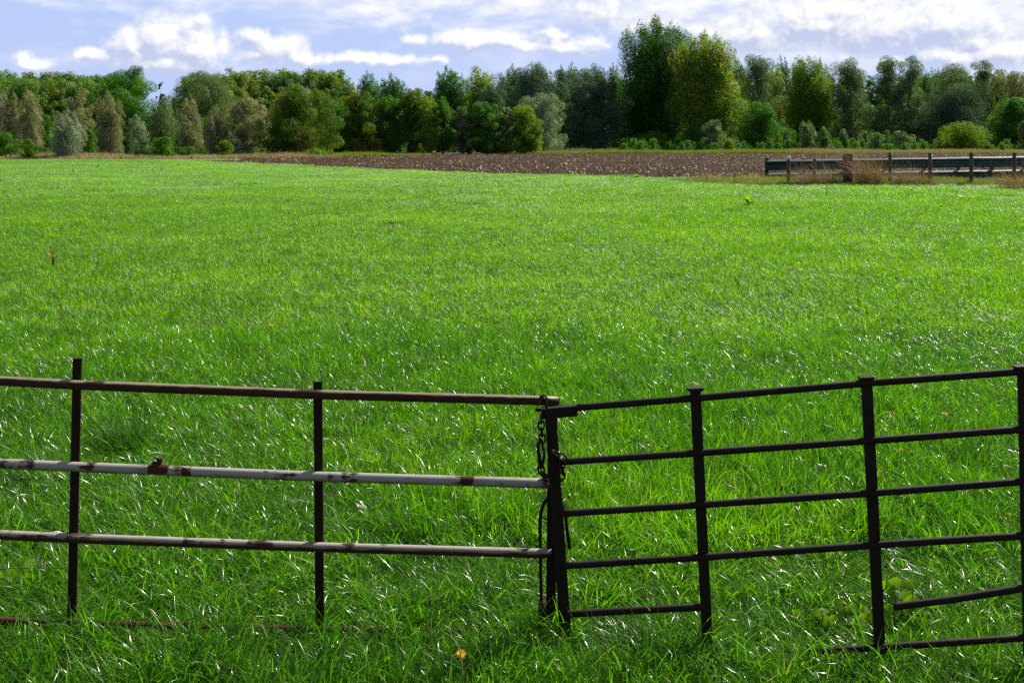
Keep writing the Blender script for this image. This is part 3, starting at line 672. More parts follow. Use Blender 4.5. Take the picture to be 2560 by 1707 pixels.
TREES = [
# ---- left hedge, front to back
('bush','dark green bush cut off by the left edge of the photo','bush',10,336,84,84,'bush','oak',{}),
('willow_tree','pale willow half cut off by the left edge behind the brown willows','tree',2,236,56,103,'willow','silver',{}),
('willow_tree','leftmost brown willow with two pointed yellowish tips','tree',34,227,66,95,'plume','brown',dict(lean=.02)),
('willow_tree','brown willow with pale right side, next to the leftmost brown willow','tree',76,226,76,93,'plume','brown',dict(lean=.03)),
('sapling','small bright green sapling in dry grass before the leftmost brown willows','sapling',70,350,34,82,'bush','bright',dict(lean=.02)),
('shrub','narrow green shrub between the brown willows and the silver willow','shrub',118,285,44,95,'plume','oak',{}),
('young_tree','small orange tinged tree above the gap left of the silver willow','tree',122,252,46,108,'round','autumn',{}),
('willow_tree','silver grey willow with white right side standing at the field edge','tree',166,272,86,82.5,'plume','silver',dict(lean=.02,dens=1.2)),
('broad_tree','dark olive tree rising behind the silver willow','tree',148,221,64,110,'round','autumn',{}),
('willow_tree','yellowish willow leaning over the right shoulder of the silver willow','tree',194,226,68,104,'willow','brown',dict(lean=.02)),
('bush','rounded green bush right of the silver willow foot','bush',222,326,46,89,'bush','oak',{}),
('willow_tree','tall brown willow with three pointed tips, right of the yellowish willow','tree',272,226,92,92,'plume','brown',dict(lean=.02,dens=1.1)),
('broad_tree','large green tree towering over the left hedge beside the sky gap','tree',322,170,165,132,'round','oak',dict(lean=0,dens=1.15)),
('twiggy_tree','thin half bare tree beside the sky gap in the left hedge','tree',405,203,26,128,'sparse','willow_dark',dict(lean=.02)),
('willow_tree','low willow with windblown silvery tips under the large green tree','tree',346,288,58,99,'plume','silver',dict(lean=.06,dens=.8)),
('bush','pale little bush left of the round bush on a short trunk','bush',361,343,34,87,'bush','willow',{}),
('willow_tree','greyish willow with white tips behind the round bush','tree',408,240,84,97,'plume','willow',dict(lean=.02)),
('bush','round dark green bush on a short trunk at the field edge','bush',409,345,58,83,'round','oak',dict(lean=0)),
('willow_tree','brown willow on a bare foot right of the round bush','tree',475,248,80,94,'plume','brown',dict(lean=.01)),
('willow_tree','shorter brown willow on a dark stem right of another brown willow','tree',536,267,62,92,'plume','brown',dict(lean=0)),
('willow_tree','small grey green willow filling the gap beside the shorter brown willow','tree',566,290,42,99,'willow','willow',{}),
('shrub','light green shrub in the gap below the olive willow','shrub',566,352,36,86,'bush','bright',{}),
('shrub','small whitish shrub beside the light green shrub','shrub',590,348,24,88,'bush','silver',{}),
('willow_tree','broad olive brown willow with visible limbs left of the big round tree','tree',612,246,96,94,'willow','brown',dict(lean=.02,dens=1.1)),
('willow_tree','brownish willow top peeping between olive willow and big round tree','tree',652,246,56,101,'willow','brown',{}),
('broad_tree','big round dark green tree with yellowing top standing beside the ploughed field tip','tree',748,220,172,93,'round','autumn',dict(lean=0,dens=1.35)),
('low_bush','low spreading bush at the field corner right of the big round tree','bush',792,374,66,88,'bush','bright',{}),
('broad_tree','narrow dark green tree directly right of the big round tree','tree',842,238,66,104,'poplar','oak',{}),
('willow_tree','huge grey billowing willow right of the sky gap','tree',524,186,172,138,'willow','willow',dict(dens=1.25)),
('dark_tree','little dark tree at the foot of the sky gap','tree',441,238,30,150,'round','oak',{}),
('twiggy_tree','greyish twiggy tree behind the yellowing top of the big round tree','tree',733,200,60,128,'round','willow',dict(dens=.45)),
('willow_tree','slim pale willow right behind the big round tree','tree',774,212,36,126,'column','silver',dict(dens=.7)),
# ---- middle
('poplar_tree','airy pale poplar at the right end of the left poplar wood','tree',872,184,58,172,'poplar','poplar_far',dict(dens=.75)),
('poplar_tree','rounded poplar left of the windblown poplar','tree',926,174,72,166,'poplar','poplar',{}),
('poplar_tree','windblown poplar with twisted top left of the low gap in the trees','tree',995,176,84,161,'poplar','poplar',dict(lean=.10,jag=1.3)),
('poplar_tree','broad poplar with ragged top right of the low gap','tree',1126,163,98,165,'poplar','poplar',dict(lean=.03,dens=1.1)),
('poplar_tree','pale flecked poplar right of the broad ragged poplar','tree',1206,163,92,169,'poplar','poplar_pale',dict(lean=.04)),
('poplar_tree','slim dark poplar top between the flecked poplar and a taller one','tree',1257,181,28,182,'column','poplar',{}),
('poplar_tree','taller poplar top behind the left part of the blue grey willows','tree',1287,154,62,185,'poplar','poplar',{}),
('poplar_tree','double poplar top above the middle of the blue grey willows','tree',1356,150,70,190,'poplar','poplar',dict(jag=1.5)),
('poplar_tree','slim short poplar top right of the double poplar top','tree',1408,158,30,190,'column','poplar',{}),
('poplar_tree','dense dark poplar top above the second blue grey willow','tree',1437,149,48,188,'poplar','poplar',{}),
('poplar_tree','narrow pointed poplar top between the dense dark top and a bent one','tree',1470,160,28,188,'column','poplar_pale',{}),
('poplar_tree','poplar top bent by the wind right of the narrow pointed one','tree',1502,150,52,186,'poplar','poplar',dict(lean=.08)),
('poplar_tree','poplar top touching the left flank of the giant poplar','tree',1541,153,48,180,'poplar','poplar',dict(lean=.05)),
('hedge_tree','wide hedge tree with yellowing top at the left end of the dark hedge','tree',905,233,118,106,'round','autumn',dict(dens=1.3)),
('hedge_tree','dark green hedge tree right of the yellowing wide one','tree',976,234,78,107,'poplar','oak',dict(dens=1.3)),
('hedge_tree','hedge tree with brownish upper leaves in the dark hedge','tree',1030,228,70,108,'round','autumn',dict(dens=1.3)),
('hedge_tree','slender hedge tree with light flecked leaves in the dark hedge','tree',1074,238,56,107,'poplar','poplar_pale',dict(dens=1.2)),
('hedge_tree','pointed dark hedge tree beneath the broad ragged poplar','tree',1107,240,58,108,'poplar','oak',dict(dens=1.3)),
('hedge_tree','low hedge tree with greyish pink top in the dark hedge','tree',1158,268,62,109,'round','willow',dict(dens=1.3)),
('hedge_tree','rounded mid green hedge tree right of the greyish pink topped one','tree',1212,257,86,109,'round','oak',dict(dens=1.3)),
('hedge_tree','small grey leaved hedge tree left of the yellow green one','tree',1264,270,54,110,'round','willow',dict(dens=1.1)),
('hedge_tree','yellow green tree at the right end of the dark hedge','tree',1312,268,84,110,'round','bright',dict(dens=1.1)),
('willow_tree','silvery drooping willow standing alone behind the yellow green hedge tree','tree',1352,240,112,122,'willow','silver',dict(dens=1.3,lean=-.06)),
('willow_tree','smallest of the blue grey willows, behind the greyish hedge trees','tree',1236,214,86,142,'willow','willow_dark',dict(dens=1.2)),
('willow_tree','biggest dark blue grey willow in the middle of the wood','tree',1332,166,160,152,'willow','willow_dark',dict(dens=1.3)),
('willow_tree','dark willow squeezed between two larger blue grey willows','tree',1412,180,110,154,'willow','willow_dark',dict(dens=1.2)),
('willow_tree','dark blue grey willow with light top left of the giant poplar','tree',1484,172,150,146,'willow','willow_dark',dict(dens=1.35)),
# ---- giant poplars
('poplar_tree','giant dark poplar, tallest tree in the photo','tree',1640,44,218,152,'poplar','poplar_dark',dict(dens=1.7,lean=.02,jag=.35,leaf=.27,thick=.5,seed=77)),
('poplar_tree','tall yellowish poplar with bare lower trunk right of the giant dark poplar','tree',1762,76,172,145,'poplar','poplar_pale',dict(dens=1.3,lean=.02,jag=.5,leaf=.28)),
('bush','yellowish undergrowth bush at the foot of the giant dark poplar','bush',1632,335,100,143,'bush','bright',dict(dens=.8)),
('bush','dark bush between the trunks of the two tall poplars','bush',1735,320,70,140,'bush','oak',{}),
('shrub','green ivy like shrub around the foot of the tall yellowish poplar','shrub',1788,302,66,126,'bush','tip',{}),
('shrub','tiny light green shrub right of the tall yellowish poplar foot','shrub',1824,350,34,124,'bush','bright',{}),
# ---- right wood
('poplar_tree','dark windblown poplar top directly right of the tall yellowish poplar','tree',1852,133,66,190,'poplar','poplar',dict(lean=.06)),
('willow_tree','greyish feathery willow right of the tall yellowish poplar','tree',1898,140,104,150,'willow','willow',dict(dens=1.0)),
('poplar_tree','green poplar between the greyish feathery willow and the yellow green tree','tree',1940,148,58,165,'poplar','poplar_pale',{}),
('willow_tree','small blue grey willow top left of the yellow green tree','tree',1970,172,34,160,'willow','silver',dict(dens=.8)),
('poplar_tree','dark poplar top above the small blue grey willow','tree',1964,131,46,195,'poplar','poplar',dict(lean=.05)),
('poplar_tree','dark poplar top just left above the yellow green tree','tree',2004,132,48,195,'poplar','poplar',dict(lean=.04)),
('poplar_tree','thin open poplar top right above the yellow green tree','tree',2062,139,52,195,'poplar','poplar',dict(dens=.7,lean=.05)),
('broad_tree','tall yellow green tree in the middle of the right wood','tree',2024,141,118,148,'poplar','bright',dict(dens=1.2,jag=.5)),
('bush','big round bush below the greyish feathery willow','bush',1902,258,112,134,'bush','oak',dict(dens=1.2)),
('willow_tree','dull olive willow right of the yellow green tree','tree',2126,150,112,150,'willow','willow',dict(dens=1.1)),
('willow_tree','tall olive willow with bushy top left of the dip in the skyline','tree',2222,148,92,148,'willow','willow',dict(dens=1.1)),
('willow_tree','tall pale willow with thin twiggy top at the dip in the skyline','tree',2276,143,88,146,'willow','willow',dict(dens=1.0)),
('poplar_tree','short dark poplar top in the dip right of the pale twiggy willow','tree',2318,168,44,200,'poplar','poplar',{}),
('poplar_tree','small poplar top right of the skyline dip','tree',2350,166,36,205,'column','poplar',{}),
('willow_tree','wide light topped willow behind the spiky bush','tree',2382,166,120,150,'willow','willow',dict(dens=1.1)),
('willow_tree','lower dark willow with silver fringe behind the spiky bush','tree',2384,218,170,142,'willow','willow_dark',dict(dens=1.3)),
('willow_tree','willow with a thin twig on top near the right edge','tree',2462,154,76,150,'willow','willow',{}),
('poplar_tree','dark poplar top between the light topped willow and the twig topped one','tree',2414,160,40,205,'poplar','poplar',{}),
('poplar_tree','dark poplar top right of the twig topped willow','tree',2500,166,48,205,'poplar','poplar',{}),
('willow_tree','brownish topped willow cut off by the right edge','tree',2530,178,92,148,'willow','brown',dict(dens=1.1)),
('broad_tree','round deep green tree low at the right edge','tree',2542,248,118,134,'round','oak',dict(dens=1.3)),
('bush','spiky light green bush before the right wood','bush',2403,312,122,128,'bush','bright',dict(dens=1.0,lean=-.02)),
('bush','dull brownish bush cut off by the right edge','bush',2562,304,40,126,'bush','willow',{}),
('low_bush','low yellow bush right of the spiky light green bush','bush',2470,358,26,124,'bush','bright',{}),
('shrub','thin shrub with yellow leaves left of the row of windblown shrubs','shrub',1946,330,28,129,'wind','bright',dict(dens=.6)),
('shrub','dark narrow shrub with white flecks beside the yellow leaved one','shrub',1966,322,26,128,'wind','tip',{}),
('shrub','largest windblown shrub with pale tips curling left','shrub',2020,304,66,128,'wind','tip',dict(lean=.10)),
('shrub','windblown shrub with pale right edge, second largest of its row','shrub',2066,321,50,129,'wind','tip',dict(lean=.10)),
('shrub','stubby windblown shrub with orange tinged top standing by itself','shrub',2110,325,38,127,'wind','tip',dict(lean=.03)),
('shrub','thin pale shrub left of the dark dome shaped shrub','shrub',2164,324,22,133,'wind','tip',dict(dens=.6,lean=.05)),
('shrub','dark dome shaped shrub in the windblown row','shrub',2193,334,46,127,'bush','tip',{}),
('shrub','thin shrub with pale drooping tip between two dark shrubs','shrub',2219,325,26,129,'wind','tip',dict(dens=.7,lean=.06)),
('shrub','dark green shrub sloping right at the end of the windblown row','shrub',2252,331,56,127,'bush','tip',{}),
]
for (nm, lab, cat, cx, top, wp, D, st, mt, kw) in TREES:
    tree(nm, lab, cat, cx, top, wp, D, st, mt, **kw)
rw = random.Random(5)
def rows(x0, x1, dx, tops, D, w, sty='poplar'):
    out = []; x = x0
    while x < x1:
        f = (x-x0)/(x1-x0); t = tops[0]+(tops[1]-tops[0])*f
        out.append((x, t+rw.uniform(-5, 5), w*rw.uniform(.85, 1.2), D+rw.uniform(-6, 6), sty)); x += dx*rw.uniform(.8, 1.2)
    return out
wood('poplar_wood', 'dense green poplar wood along the left skyline', 'poplar_far', rows(-70, 310, 20, (177, 192), 180, 84, 'round')+rows(-60, 310, 26, (198, 208), 164, 90, 'round'), 31)
wood('poplar_wood', 'green poplar wood behind the grey billowing willow', 'poplar_far', rows(470, 590, 20, (189, 186), 178, 80, 'round')+rows(590, 865, 20, (178, 178), 176, 84, 'round')+rows(570, 860, 34, (215, 215), 168, 50, 'round'), 32)
wood('backing_wood', 'dark mixed wood behind the hedge and willows', 'poplar', rows(830, 1580, 34, (232, 205), 205, 60, 'round')+rows(1020, 1100, 26, (218, 218), 225, 40, 'round'), 33)
wood('backing_wood', 'dark mixed wood behind the right willows', 'poplar', rows(1560, 2640, 34, (185, 195), 215, 62, 'round')+rows(1560, 1900, 30, (250, 250), 178, 60, 'round')+rows(2300, 2640, 30, (166, 178), 235, 40, 'poplar')+rows(1820, 2640, 40, (260, 260), 175, 66, 'round'), 34)
wood('undergrowth', 'dark undergrowth beneath the middle and right woods', 'oak', rows(700, 2640, 40, (318, 318), 160, 70, 'bush')+rows(820, 1340, 34, (330, 330), 114, 60, 'bush')+rows(-100, 2700, 50, (300, 290), 240, 90, 'bush'), 36)
wood('scrub', 'tangled low scrub along the foot of the right wood', 'oak', rows(1560, 2640, 22, (350, 352), 131, 34, 'bush')+rows(1560, 2640, 40, (358, 358), 127, 30, 'bush')+rows(-60, 720, 26, (366, 370), 93, 36, 'bush'), 37)
wood('undergrowth', 'dark undergrowth beneath the left hedge trees', 'oak', rows(-40, 860, 30, (300, 300), 112, 50, 'bush'), 35)

# ------------------------------------------------------------------ near gate (left): white pipe gate with rusted uprights
GY = 3.50
gate = thing('pipe_gate', 'rusty white pipe gate with flat dark uprights standing in the grass on the left', 'gate', P(740, 1595, GY))
gr = random.Random(3)
k_ = 2560/2352
def rail(pts, rad, mat, Y, nm='rail', par=None, n=14, jit=.006, label=None, sub=14):
    pp = []
    for a, b in zip(pts[:-1], pts[1:]):
        for i in range(sub): 
            f = i/sub; pp.append(P(a[0]*k_*(1-f)+b[0]*k_*f, a[1]*k_*(1-f)+b[1]*k_*f, Y if not hasattr(Y, '__call__') else Y(a[0]*(1-f)+b[0]*f)))
    e = pts[-1]; pp.append(P(e[0]*k_, e[1]*k_, Y if not hasattr(Y, '__call__') else Y(e[0])))
    mb = MB(); mb.tube(pp, rad, n, jit=jit, rng=gr)
    o = mb.build(nm, mat, par)
    if label: o['label'] = label
    return o
FY = GY-.021
rail([(-330, 850), (0, 875), (178, 884), (730, 906), (1284, 921)], .0165, painted_pipe('top_rail_rust_and_highlight', .60, .78, 1), FY, par=gate, label='top rail, almost all rust, with a white highlight painted along its upper side')
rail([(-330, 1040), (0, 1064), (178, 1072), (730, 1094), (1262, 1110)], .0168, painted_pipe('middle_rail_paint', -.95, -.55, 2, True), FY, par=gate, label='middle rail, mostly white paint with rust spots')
rail([(-330, 1208), (0, 1228), (178, 1236), (730, 1256), (1266, 1271)], .0160, painted_pipe('lower_rail_paint_and_shade', .10, .34, 3), FY, par=gate, label='lower rail, white above, dark rust and painted shade below')
rail([(-330, 1402), (0, 1425), (178, 1432), (730, 1446), (1240, 1456)], .0130, M_rust2, FY+.002, par=gate, label='bottom rail, brown rust, half hidden in grass')
for (x0, y0, x1, y1, w_) in ((178, 823, 164, 1480, .0315), (730, 876, 735, 1490, .031), (1270, 913, 1264, 1490, .034), (-300, 800, -312, 1470, .031)):
    mb = MB(); mb.bar(P(x1*k_, y1*k_, GY), P(x0*k_, y0*k_, GY), w_, .008, .0012, segs=30, jit=.012, rng=gr)
    mb.build('upright', M_rust, gate)
# rusty clamp on the middle rail
mb = MB()
c0 = P(398, 1173, FY)
mb.tube([c0+Vector((-.036, 0, .0015)), c0+Vector((-.03, 0, .001)), c0+Vector((.03, 0, -.001)), c0+Vector((.036, 0, -.0015))], [.0168, .0188, .0185, .0170], 12, jit=.05, rng=gr)
mb.bar(c0+Vector((-.002, 0, .014)), c0+Vector((.002, -.002, .041)), .020, .012, .003, segs=4, jit=.15, rng=gr)
mb.bar(c0+Vector((-.010, -.008, .014)), c0+Vector((-.018, -.01, .030)), .012, .008, .002, segs=3, jit=.1, rng=gr)
mb.build('clamp', M_rust2, gate)
mb = MB(); c0 = P(468, 1178, FY)
mb.tube([c0+Vector((-.0165, 0, .0006)), c0+Vector((.0165, 0, -.0006))], [.01715, .01715], 14); mb.build('rust_band', M_rust2, gate)
# hooped drop bolt and its socket
mb = MB()
BY = GY+.02
bp = [(1357, 1575), (1354, 1510), (1352, 1440), (1351, 1370), (1350, 1310), (1352, 1282), (1359, 1258), (1371, 1243), (1384, 1241), (1396, 1247), (1406, 1262), (1413, 1285), (1418, 1325), (1424, 1371)]
mb.tube([P(x, y, BY) for x, y in bp], .0066, 10, jit=.03, rng=gr); mb.build('drop_bolt', M_rust, gate)
mb = MB(); mb.tube([P(1357, 1600, BY-.002), P(1356, 1504, BY-.002)], .0155, 12, cap=True, jit=.02, rng=gr); mb.build('bolt_socket', M_rust, gate)
# short closing piece at the top of the gate's end upright
mb = MB(); mb.bar(P(1376, 1000, GY), P(1399, 995, GY), .012, .03, .002, up=(0, 1, 0)); mb.build('end_cap', M_rust, gate)

# ------------------------------------------------------------------ near fence (right): black iron hurdle
hurdle = thing('iron_fence', 'black iron estate fence with capped posts and broken lower rail on the right', 'fence', P(1768, 1600, 3.38))
def HY_(x): return 3.44-(x-1263)*(.24/1080)            # distance along the fence, by picture column (2352 scale)
rr = .0118
rail([(1325, 936), (1597, 914), (1990, 880), (2345, 853), (2900, 812)], .0122, M_iron, HY_, par=hurdle, jit=.025)
rail([(1285, 1061), (1604, 1040), (1996, 1012), (2345, 986), (2900, 948)], rr, M_iron, HY_, par=hurdle, jit=.025)
rail([(1290, 1179), (1608, 1159), (2001, 1132), (2345, 1106), (2900, 1068)], rr, M_iron, HY_, par=hurdle, jit=.025)
rail([(1292, 1299), (1613, 1279), (2008, 1251), (2348, 1230), (2900, 1190)], rr, M_iron, HY_, par=hurdle, jit=.025)
rail([(1300, 1410), (1400, 1404), (1619, 1393)], rr, M_iron, HY_, par=hurdle, jit=.025)
rail([(2052, 1393), (2200, 1374), (2350, 1350), (2500, 1330)], rr, M_iron, HY_, par=hurdle, jit=.025, label='broken lower rail, its free end hanging left')
rail([(1800, 1500), (2020, 1486), (2350, 1464), (2600, 1450)], .011, M_iron, HY_, par=hurdle, jit=.025, label='lowest rail, sunk into the grass')
for (x0, y0, x1, y1, w_, cap) in ((1264, 945, 1302, 1500, .040, 0), (1597, 893, 1627, 1520, .036, 1), (1990, 868, 2023, 1530, .037, 2), (2351, 843, 2366, 1540, .040, 1)):
    Y = HY_(x0); a, b = P(x1*k_, y1*k_, Y), P(x0*k_, y0*k_, Y)
    mb = MB(); mb.bar(a, b, w_, .010, .002, segs=30, jit=.02, rng=gr)
    mb.bar(a+Vector((0, .017, 0)), b+Vector((0, .017, 0)), .009, .026, .001, segs=12, jit=.03, rng=gr)
    po = mb.build('post', M_iron, hurdle)
    if cap:
        mb = MB(); t = (b-a).normalized()
        q = lambda z, hx, hy: [b+t*z+Vector((sx*hx, sy*hy+.006, sx*hx*.05)) for sx, sy in ((-1, -1), (1, -1), (1, 1), (-1, 1))]
        w1 = .027 if cap == 1 else .023
        vs = q(-.012, .016, .012)+q(-.002, w1, .016)+q(.004, w1, .016)
        fs = [(0, 3, 2, 1), (8, 9, 10, 11)]+[(i*4+j, i*4+(j+1) % 4, i*4+4+(j+1) % 4, i*4+4+j) for i in (0, 1) for j in range(4)]
        mb.add(vs, fs, False); mb.build('cap', M_rust if cap == 2 else M_iron, hurdle)
# angle plate holding the top rail to the end post
Y = HY_(1264)-.012
mb = MB(); a = P(1352, 1027, Y); b = P(1444, 1025, Y)
mb.bar(P(1353, 1035, Y), P(1443, 1027, Y), .036, .007, .001, up=(0, 1, 0)); mb.bar(P(1351, 1022, Y+.014), P(1444, 1014, Y+.014), .006, .034, .001, up=(0, 1, 0))
mb.tube([P(1338, 1025, Y+.02), P(1362, 1024, Y+.02)], .006, 8)
mb.build('bracket', M_iron, hurdle)

# ------------------------------------------------------------------ chain that ties the two together
chain = thing('chain', 'rusty chain with a hook tying the pipe gate to the iron fence', 'chain', P(1345, 1180, 3.43))
def link_mesh(a, b, roll, wid=.0105, th=.0034):
    a = Vector(a); b = Vector(b); t = (b-a); ln = t.length; t.normalize()
    s0 = Vector((0, 1, 0)); s0 = (s0-t*s0.dot(t)).normalized(); s1 = t.cross(s0); s_ = s0*math.cos(roll)+s1*math.sin(roll)
    c = (a+b)/2; hl = ln/2+.004; pts = []
    for i in range(18):
        an = 2*math.pi*i/18
        u = math.cos(an); v = math.sin(an)
        pts.append(c+t*(max(-1, min(1, u*1.25))*hl*.86+u*hl*.14)+s_*(v*wid))
    mb = MB(); mb.tube(pts, th, 7, closed=True, jit=.05, rng=gr); return mb
def run(pts, Y, first=0):
    for i, ((x0, y0), (x1, y1)) in enumerate(zip(pts[:-1], pts[1:])):
        link_mesh(P(x0, y0, Y), P(x1, y1, Y), (i+first) % 2*math.pi/2+gr.uniform(-.3, .3)).build('link', M_rust, chain)
CY_ = 3.415
# over the top rail, down the left of the post, round to the right
run([(1366, 1018), (1362, 1000), (1356, 992), (1351, 1004)], CY_)
run([(1352, 1040), (1353, 1056), (1353, 1072), (1355, 1088), (1356, 1104), (1357, 1120)], CY_)
run([(1352, 1166), (1354, 1182), (1364, 1190), (1371, 1202)], CY_, 1)
run([(1384, 1129), (1397, 1138), (1412, 1146)], CY_-.02)
run([(1406, 1150), (1405, 1168), (1407, 1184), (1400, 1198), (1392, 1210)], CY_, 1)
mb = MB(); hk = [(1357, 1112), (1350, 1098), (1345, 1106), (1345, 1122), (1348, 1140), (1350, 1160), (1352, 1172), (1356, 1160), (1361, 1140), (1360, 1124)]
mb.tube([P(x, y, CY_-.012) for x, y in hk], [.005, .005, .0055, .006, .0065, .007, .0075, .006, .005, .004], 9); mb.build('hook', M_rust, chain)

# ------------------------------------------------------------------ guard rail and mesh fence in the right distance
def green_paint():
    m, nt, b = material('green_painted_steel')
    tc = nt.new('ShaderNodeTexCoord'); n = nt.noise(nt.v('MULTIPLY', tc.outputs['Object'], (.4, 1, 1)), 5, 5)
    nt.l.new(nt.mix(n, (.006, .040, .030), (.014, .062, .048)), b.inputs['Base Color']); b.inputs['Roughness'].default_value = .5
    b.inputs['Specular IOR Level'].default_value = .22
    return m
M_green = green_paint()
gx0 = (1913-CX)*40.6/F; gx1 = (2640-CX)*40.6/F
guard = thing('guard_rail', 'dark green double guard rail at the edge of the ploughed field', 'guard rail', (gx0, 40.6, 0))
def wbeam(y0l, y0r, hpx):
    D = 40.6; zl = CH-(y0l-HY)*D/F; zr = CH-(y0r-HY)*D/F; h = hpx*D/F
    prof = [(0.13, 1), (.05, .965), (-.03, .90), (-.05, .83), (-.045, .74), (.02, .62), (.03, .5), (.02, .38), (-.035, .28), (-.05, .17), (-.04, .08), (.0, .02), (.06, 0)]
    mb = MB(); vs = []; fs = []; n = len(prof); seg = 14
    for i in range(seg+1):
        f = i/seg; x = gx0+(gx1-gx0)*f; z = zl+(zr-zl)*f-h; wv = .012*math.sin(i*2.1)
        for (dy, u) in prof: vs.append((x, D+dy+wv, z+u*h+wv*.6))
        for (dy, u) in prof: vs.append((x, D+dy+.006+wv, z+u*h+wv*.6))
    for i in range(seg):
        a = i*2*n; b = a+2*n
        for j in range(n-1):
            fs.append((a+j, b+j, b+j+1, a+j+1)); fs.append((a+n+j, a+n+j+1, b+n+j+1, b+n+j))
        fs.append((a, a+n, b+n, b)); fs.append((a+n-1, b+n-1, b+2*n-1, a+2*n-1))
    mb.add(vs, fs, True); return mb
wbeam(401, 389.5, 26).build('beam', M_green, guard); wbeam(434, 423, 26).build('beam', M_green, guard)
for (px, top) in ((1917, 395), (2479, 396)):
    a = P(px, 460, 40.72); b = P(px, top, 40.72)
    a.z = -.2
    mb = MB(); mb.bar(a, b, .13 if px < 2000 else .12, .12, .01); mb.build('post', M_green if px < 2000 else M_wood, guard)
for i, px in enumerate((2010, 2110, 2210, 2310, 2395, 2560)):
    a = P(px, 400, 40.78); a.z = -.2; b = P(px, 396-i, 40.78); mb = MB(); mb.bar(a, b, .10, .10, .01); mb.build('post', M_wood, guard)

FD = 37.0
fence = thing('mesh_fence', 'wooden post and wire mesh fence in front of the guard rail', 'fence', ((2225-CX)*FD/F, FD, 0))
fr = random.Random(8)
for (px, top, wid, mt, lab) in ((1971, 392, 9, M_wood, 'thin post with a white top'), (2036, 397, 8, M_wood, 'thinnest post, no taller than the rail'), (2119, 385, 19, M_wood, 'thick square brown post'),
                                (2225, 381.5, 8.4, M_wood2, None), (2325, 382, 8.4, M_wood2, None), (2428, 381.5, 9, M_wood2, None), (2536, 381.5, 9, M_wood, None), (2640, 381, 9, M_wood, None)):
    b = P(px, top, FD); a = Vector((b.x+fr.uniform(-.02, .02), FD, -.2)); mb = MB(); r = wid*FD/F/2
    if wid > 15: mb.bar(a, b, 2*r, 2*r, .015, segs=6, jit=.02, rng=fr)
    else:
        mb.tube([a, a.lerp(b, .5)+Vector((fr.uniform(-.01, .01), 0, 0)), b-Vector((0, 0, .03)), b], [r*1.05, r, r, r*.8], 10, jit=.03, rng=fr)
    o = mb.build('post', mt, fence)
    if lab: o['label'] = lab
    if px == 1971:
        m, nt_, bb = material('white_post_paint'); bb.inputs['Base Color'].default_value = (.8, .8, .8, 1)
        mb = MB(); mb.tube([P(1971, 399, FD), P(1971, 390.5, FD)], [r*1.12, r*1.12], 10); mb.build('painted_top', m, o)
mb = MB(); x0 = (1971-CX)*FD/F; x1 = (2650-CX)*FD/F; zt = 1.19; yw = FD-.075
x = x0
while x < x1: mb.bar((x, yw, .02), (x, yw, zt), .003, .003, .0005); x += .06
for z in np.arange(.05, zt+.01, .114): mb.bar((x0, yw+.004, z), (x1, yw+.004, z), .0035, .0035, .0005, up=(0, 0, 1))
m, nt_, bb = material('galvanised_wire'); bb.inputs['Base Color'].default_value = (.22, .22, .22, 1); bb.inputs['Metallic'].default_value = .6; bb.inputs['Roughness'].default_value = .5
mb.build('wire_mesh', m, fence)
for (px, t, bt, lab) in ((302, 391, 399.5, 'short dark stake in the dry strip left of the round bush'), (389, 389, 399.5, 'short dark stake beside the trunk of the round bush'), (480, 391, 398.5, 'short dark stake right of the round bush')):
    D = 80.5; a = P(px, bt, D); a.z = -.1; mb = MB(); mb.tube([a, P(px+.5, t, D)], [.07, .06], 7); tag(mb.build('fence_stake', M_wood), lab, 'stake')

# ------------------------------------------------------------------ tussocks of dry grass by the fence
def tussock(px, D, wpx, hpx, label, seed, mat='tussock', n=1500, wind=(-1.2, -.1)):
    rng = np.random.default_rng(seed); w_ = wpx*D/F; h = hpx*D/F
    v, q, t, r = blades(rng, n//4, w_*.8, h*.40, h*1.3, .005, .011, 5, 9, wind=wind, spread=w_*.13, droop=(.25, 1.3), tilt=(.0, .55))
    o = link('dry_tussock', np_mesh('dry_tussock', v, q, L[mat], {'rnd': r}, t, smooth=True)); o.location = ((px-CX)*D/F, D, 0)
    return tag(o, label, 'grass tuft')
tussock(2180, 36.4, 84, 92, 'tallest brown tussock, between the thick square post and the next post', 1, n=3200)
tussock(2262, 36.2, 70, 52, 'brown tussock leaning left right of the tallest tussock', 2, n=1800)
tussock(2308, 36.4, 70, 44, 'low brown tussock at the foot of the middle fence post', 3, n=1500)
tussock(2010, 36.6, 80, 50, 'brown tussock below the guard rail end, between the two thin posts', 4, n=2200)
tussock(2078, 36.6, 66, 58, 'dark brown tussock left of the thick square post', 5, n=1700)
tussock(1885, 38.0, 66, 34, 'flat pale tussock left of the guard rail end', 6, n=1200, mat='straw')
tussock(2545, 33.5, 110, 62, 'wide brown tussock at the right edge below the last fence post', 7, n=2600)
tussock(1775, 40.0, 70, 24, 'small straw tuft at the ploughed field edge', 9, n=900, mat='straw')

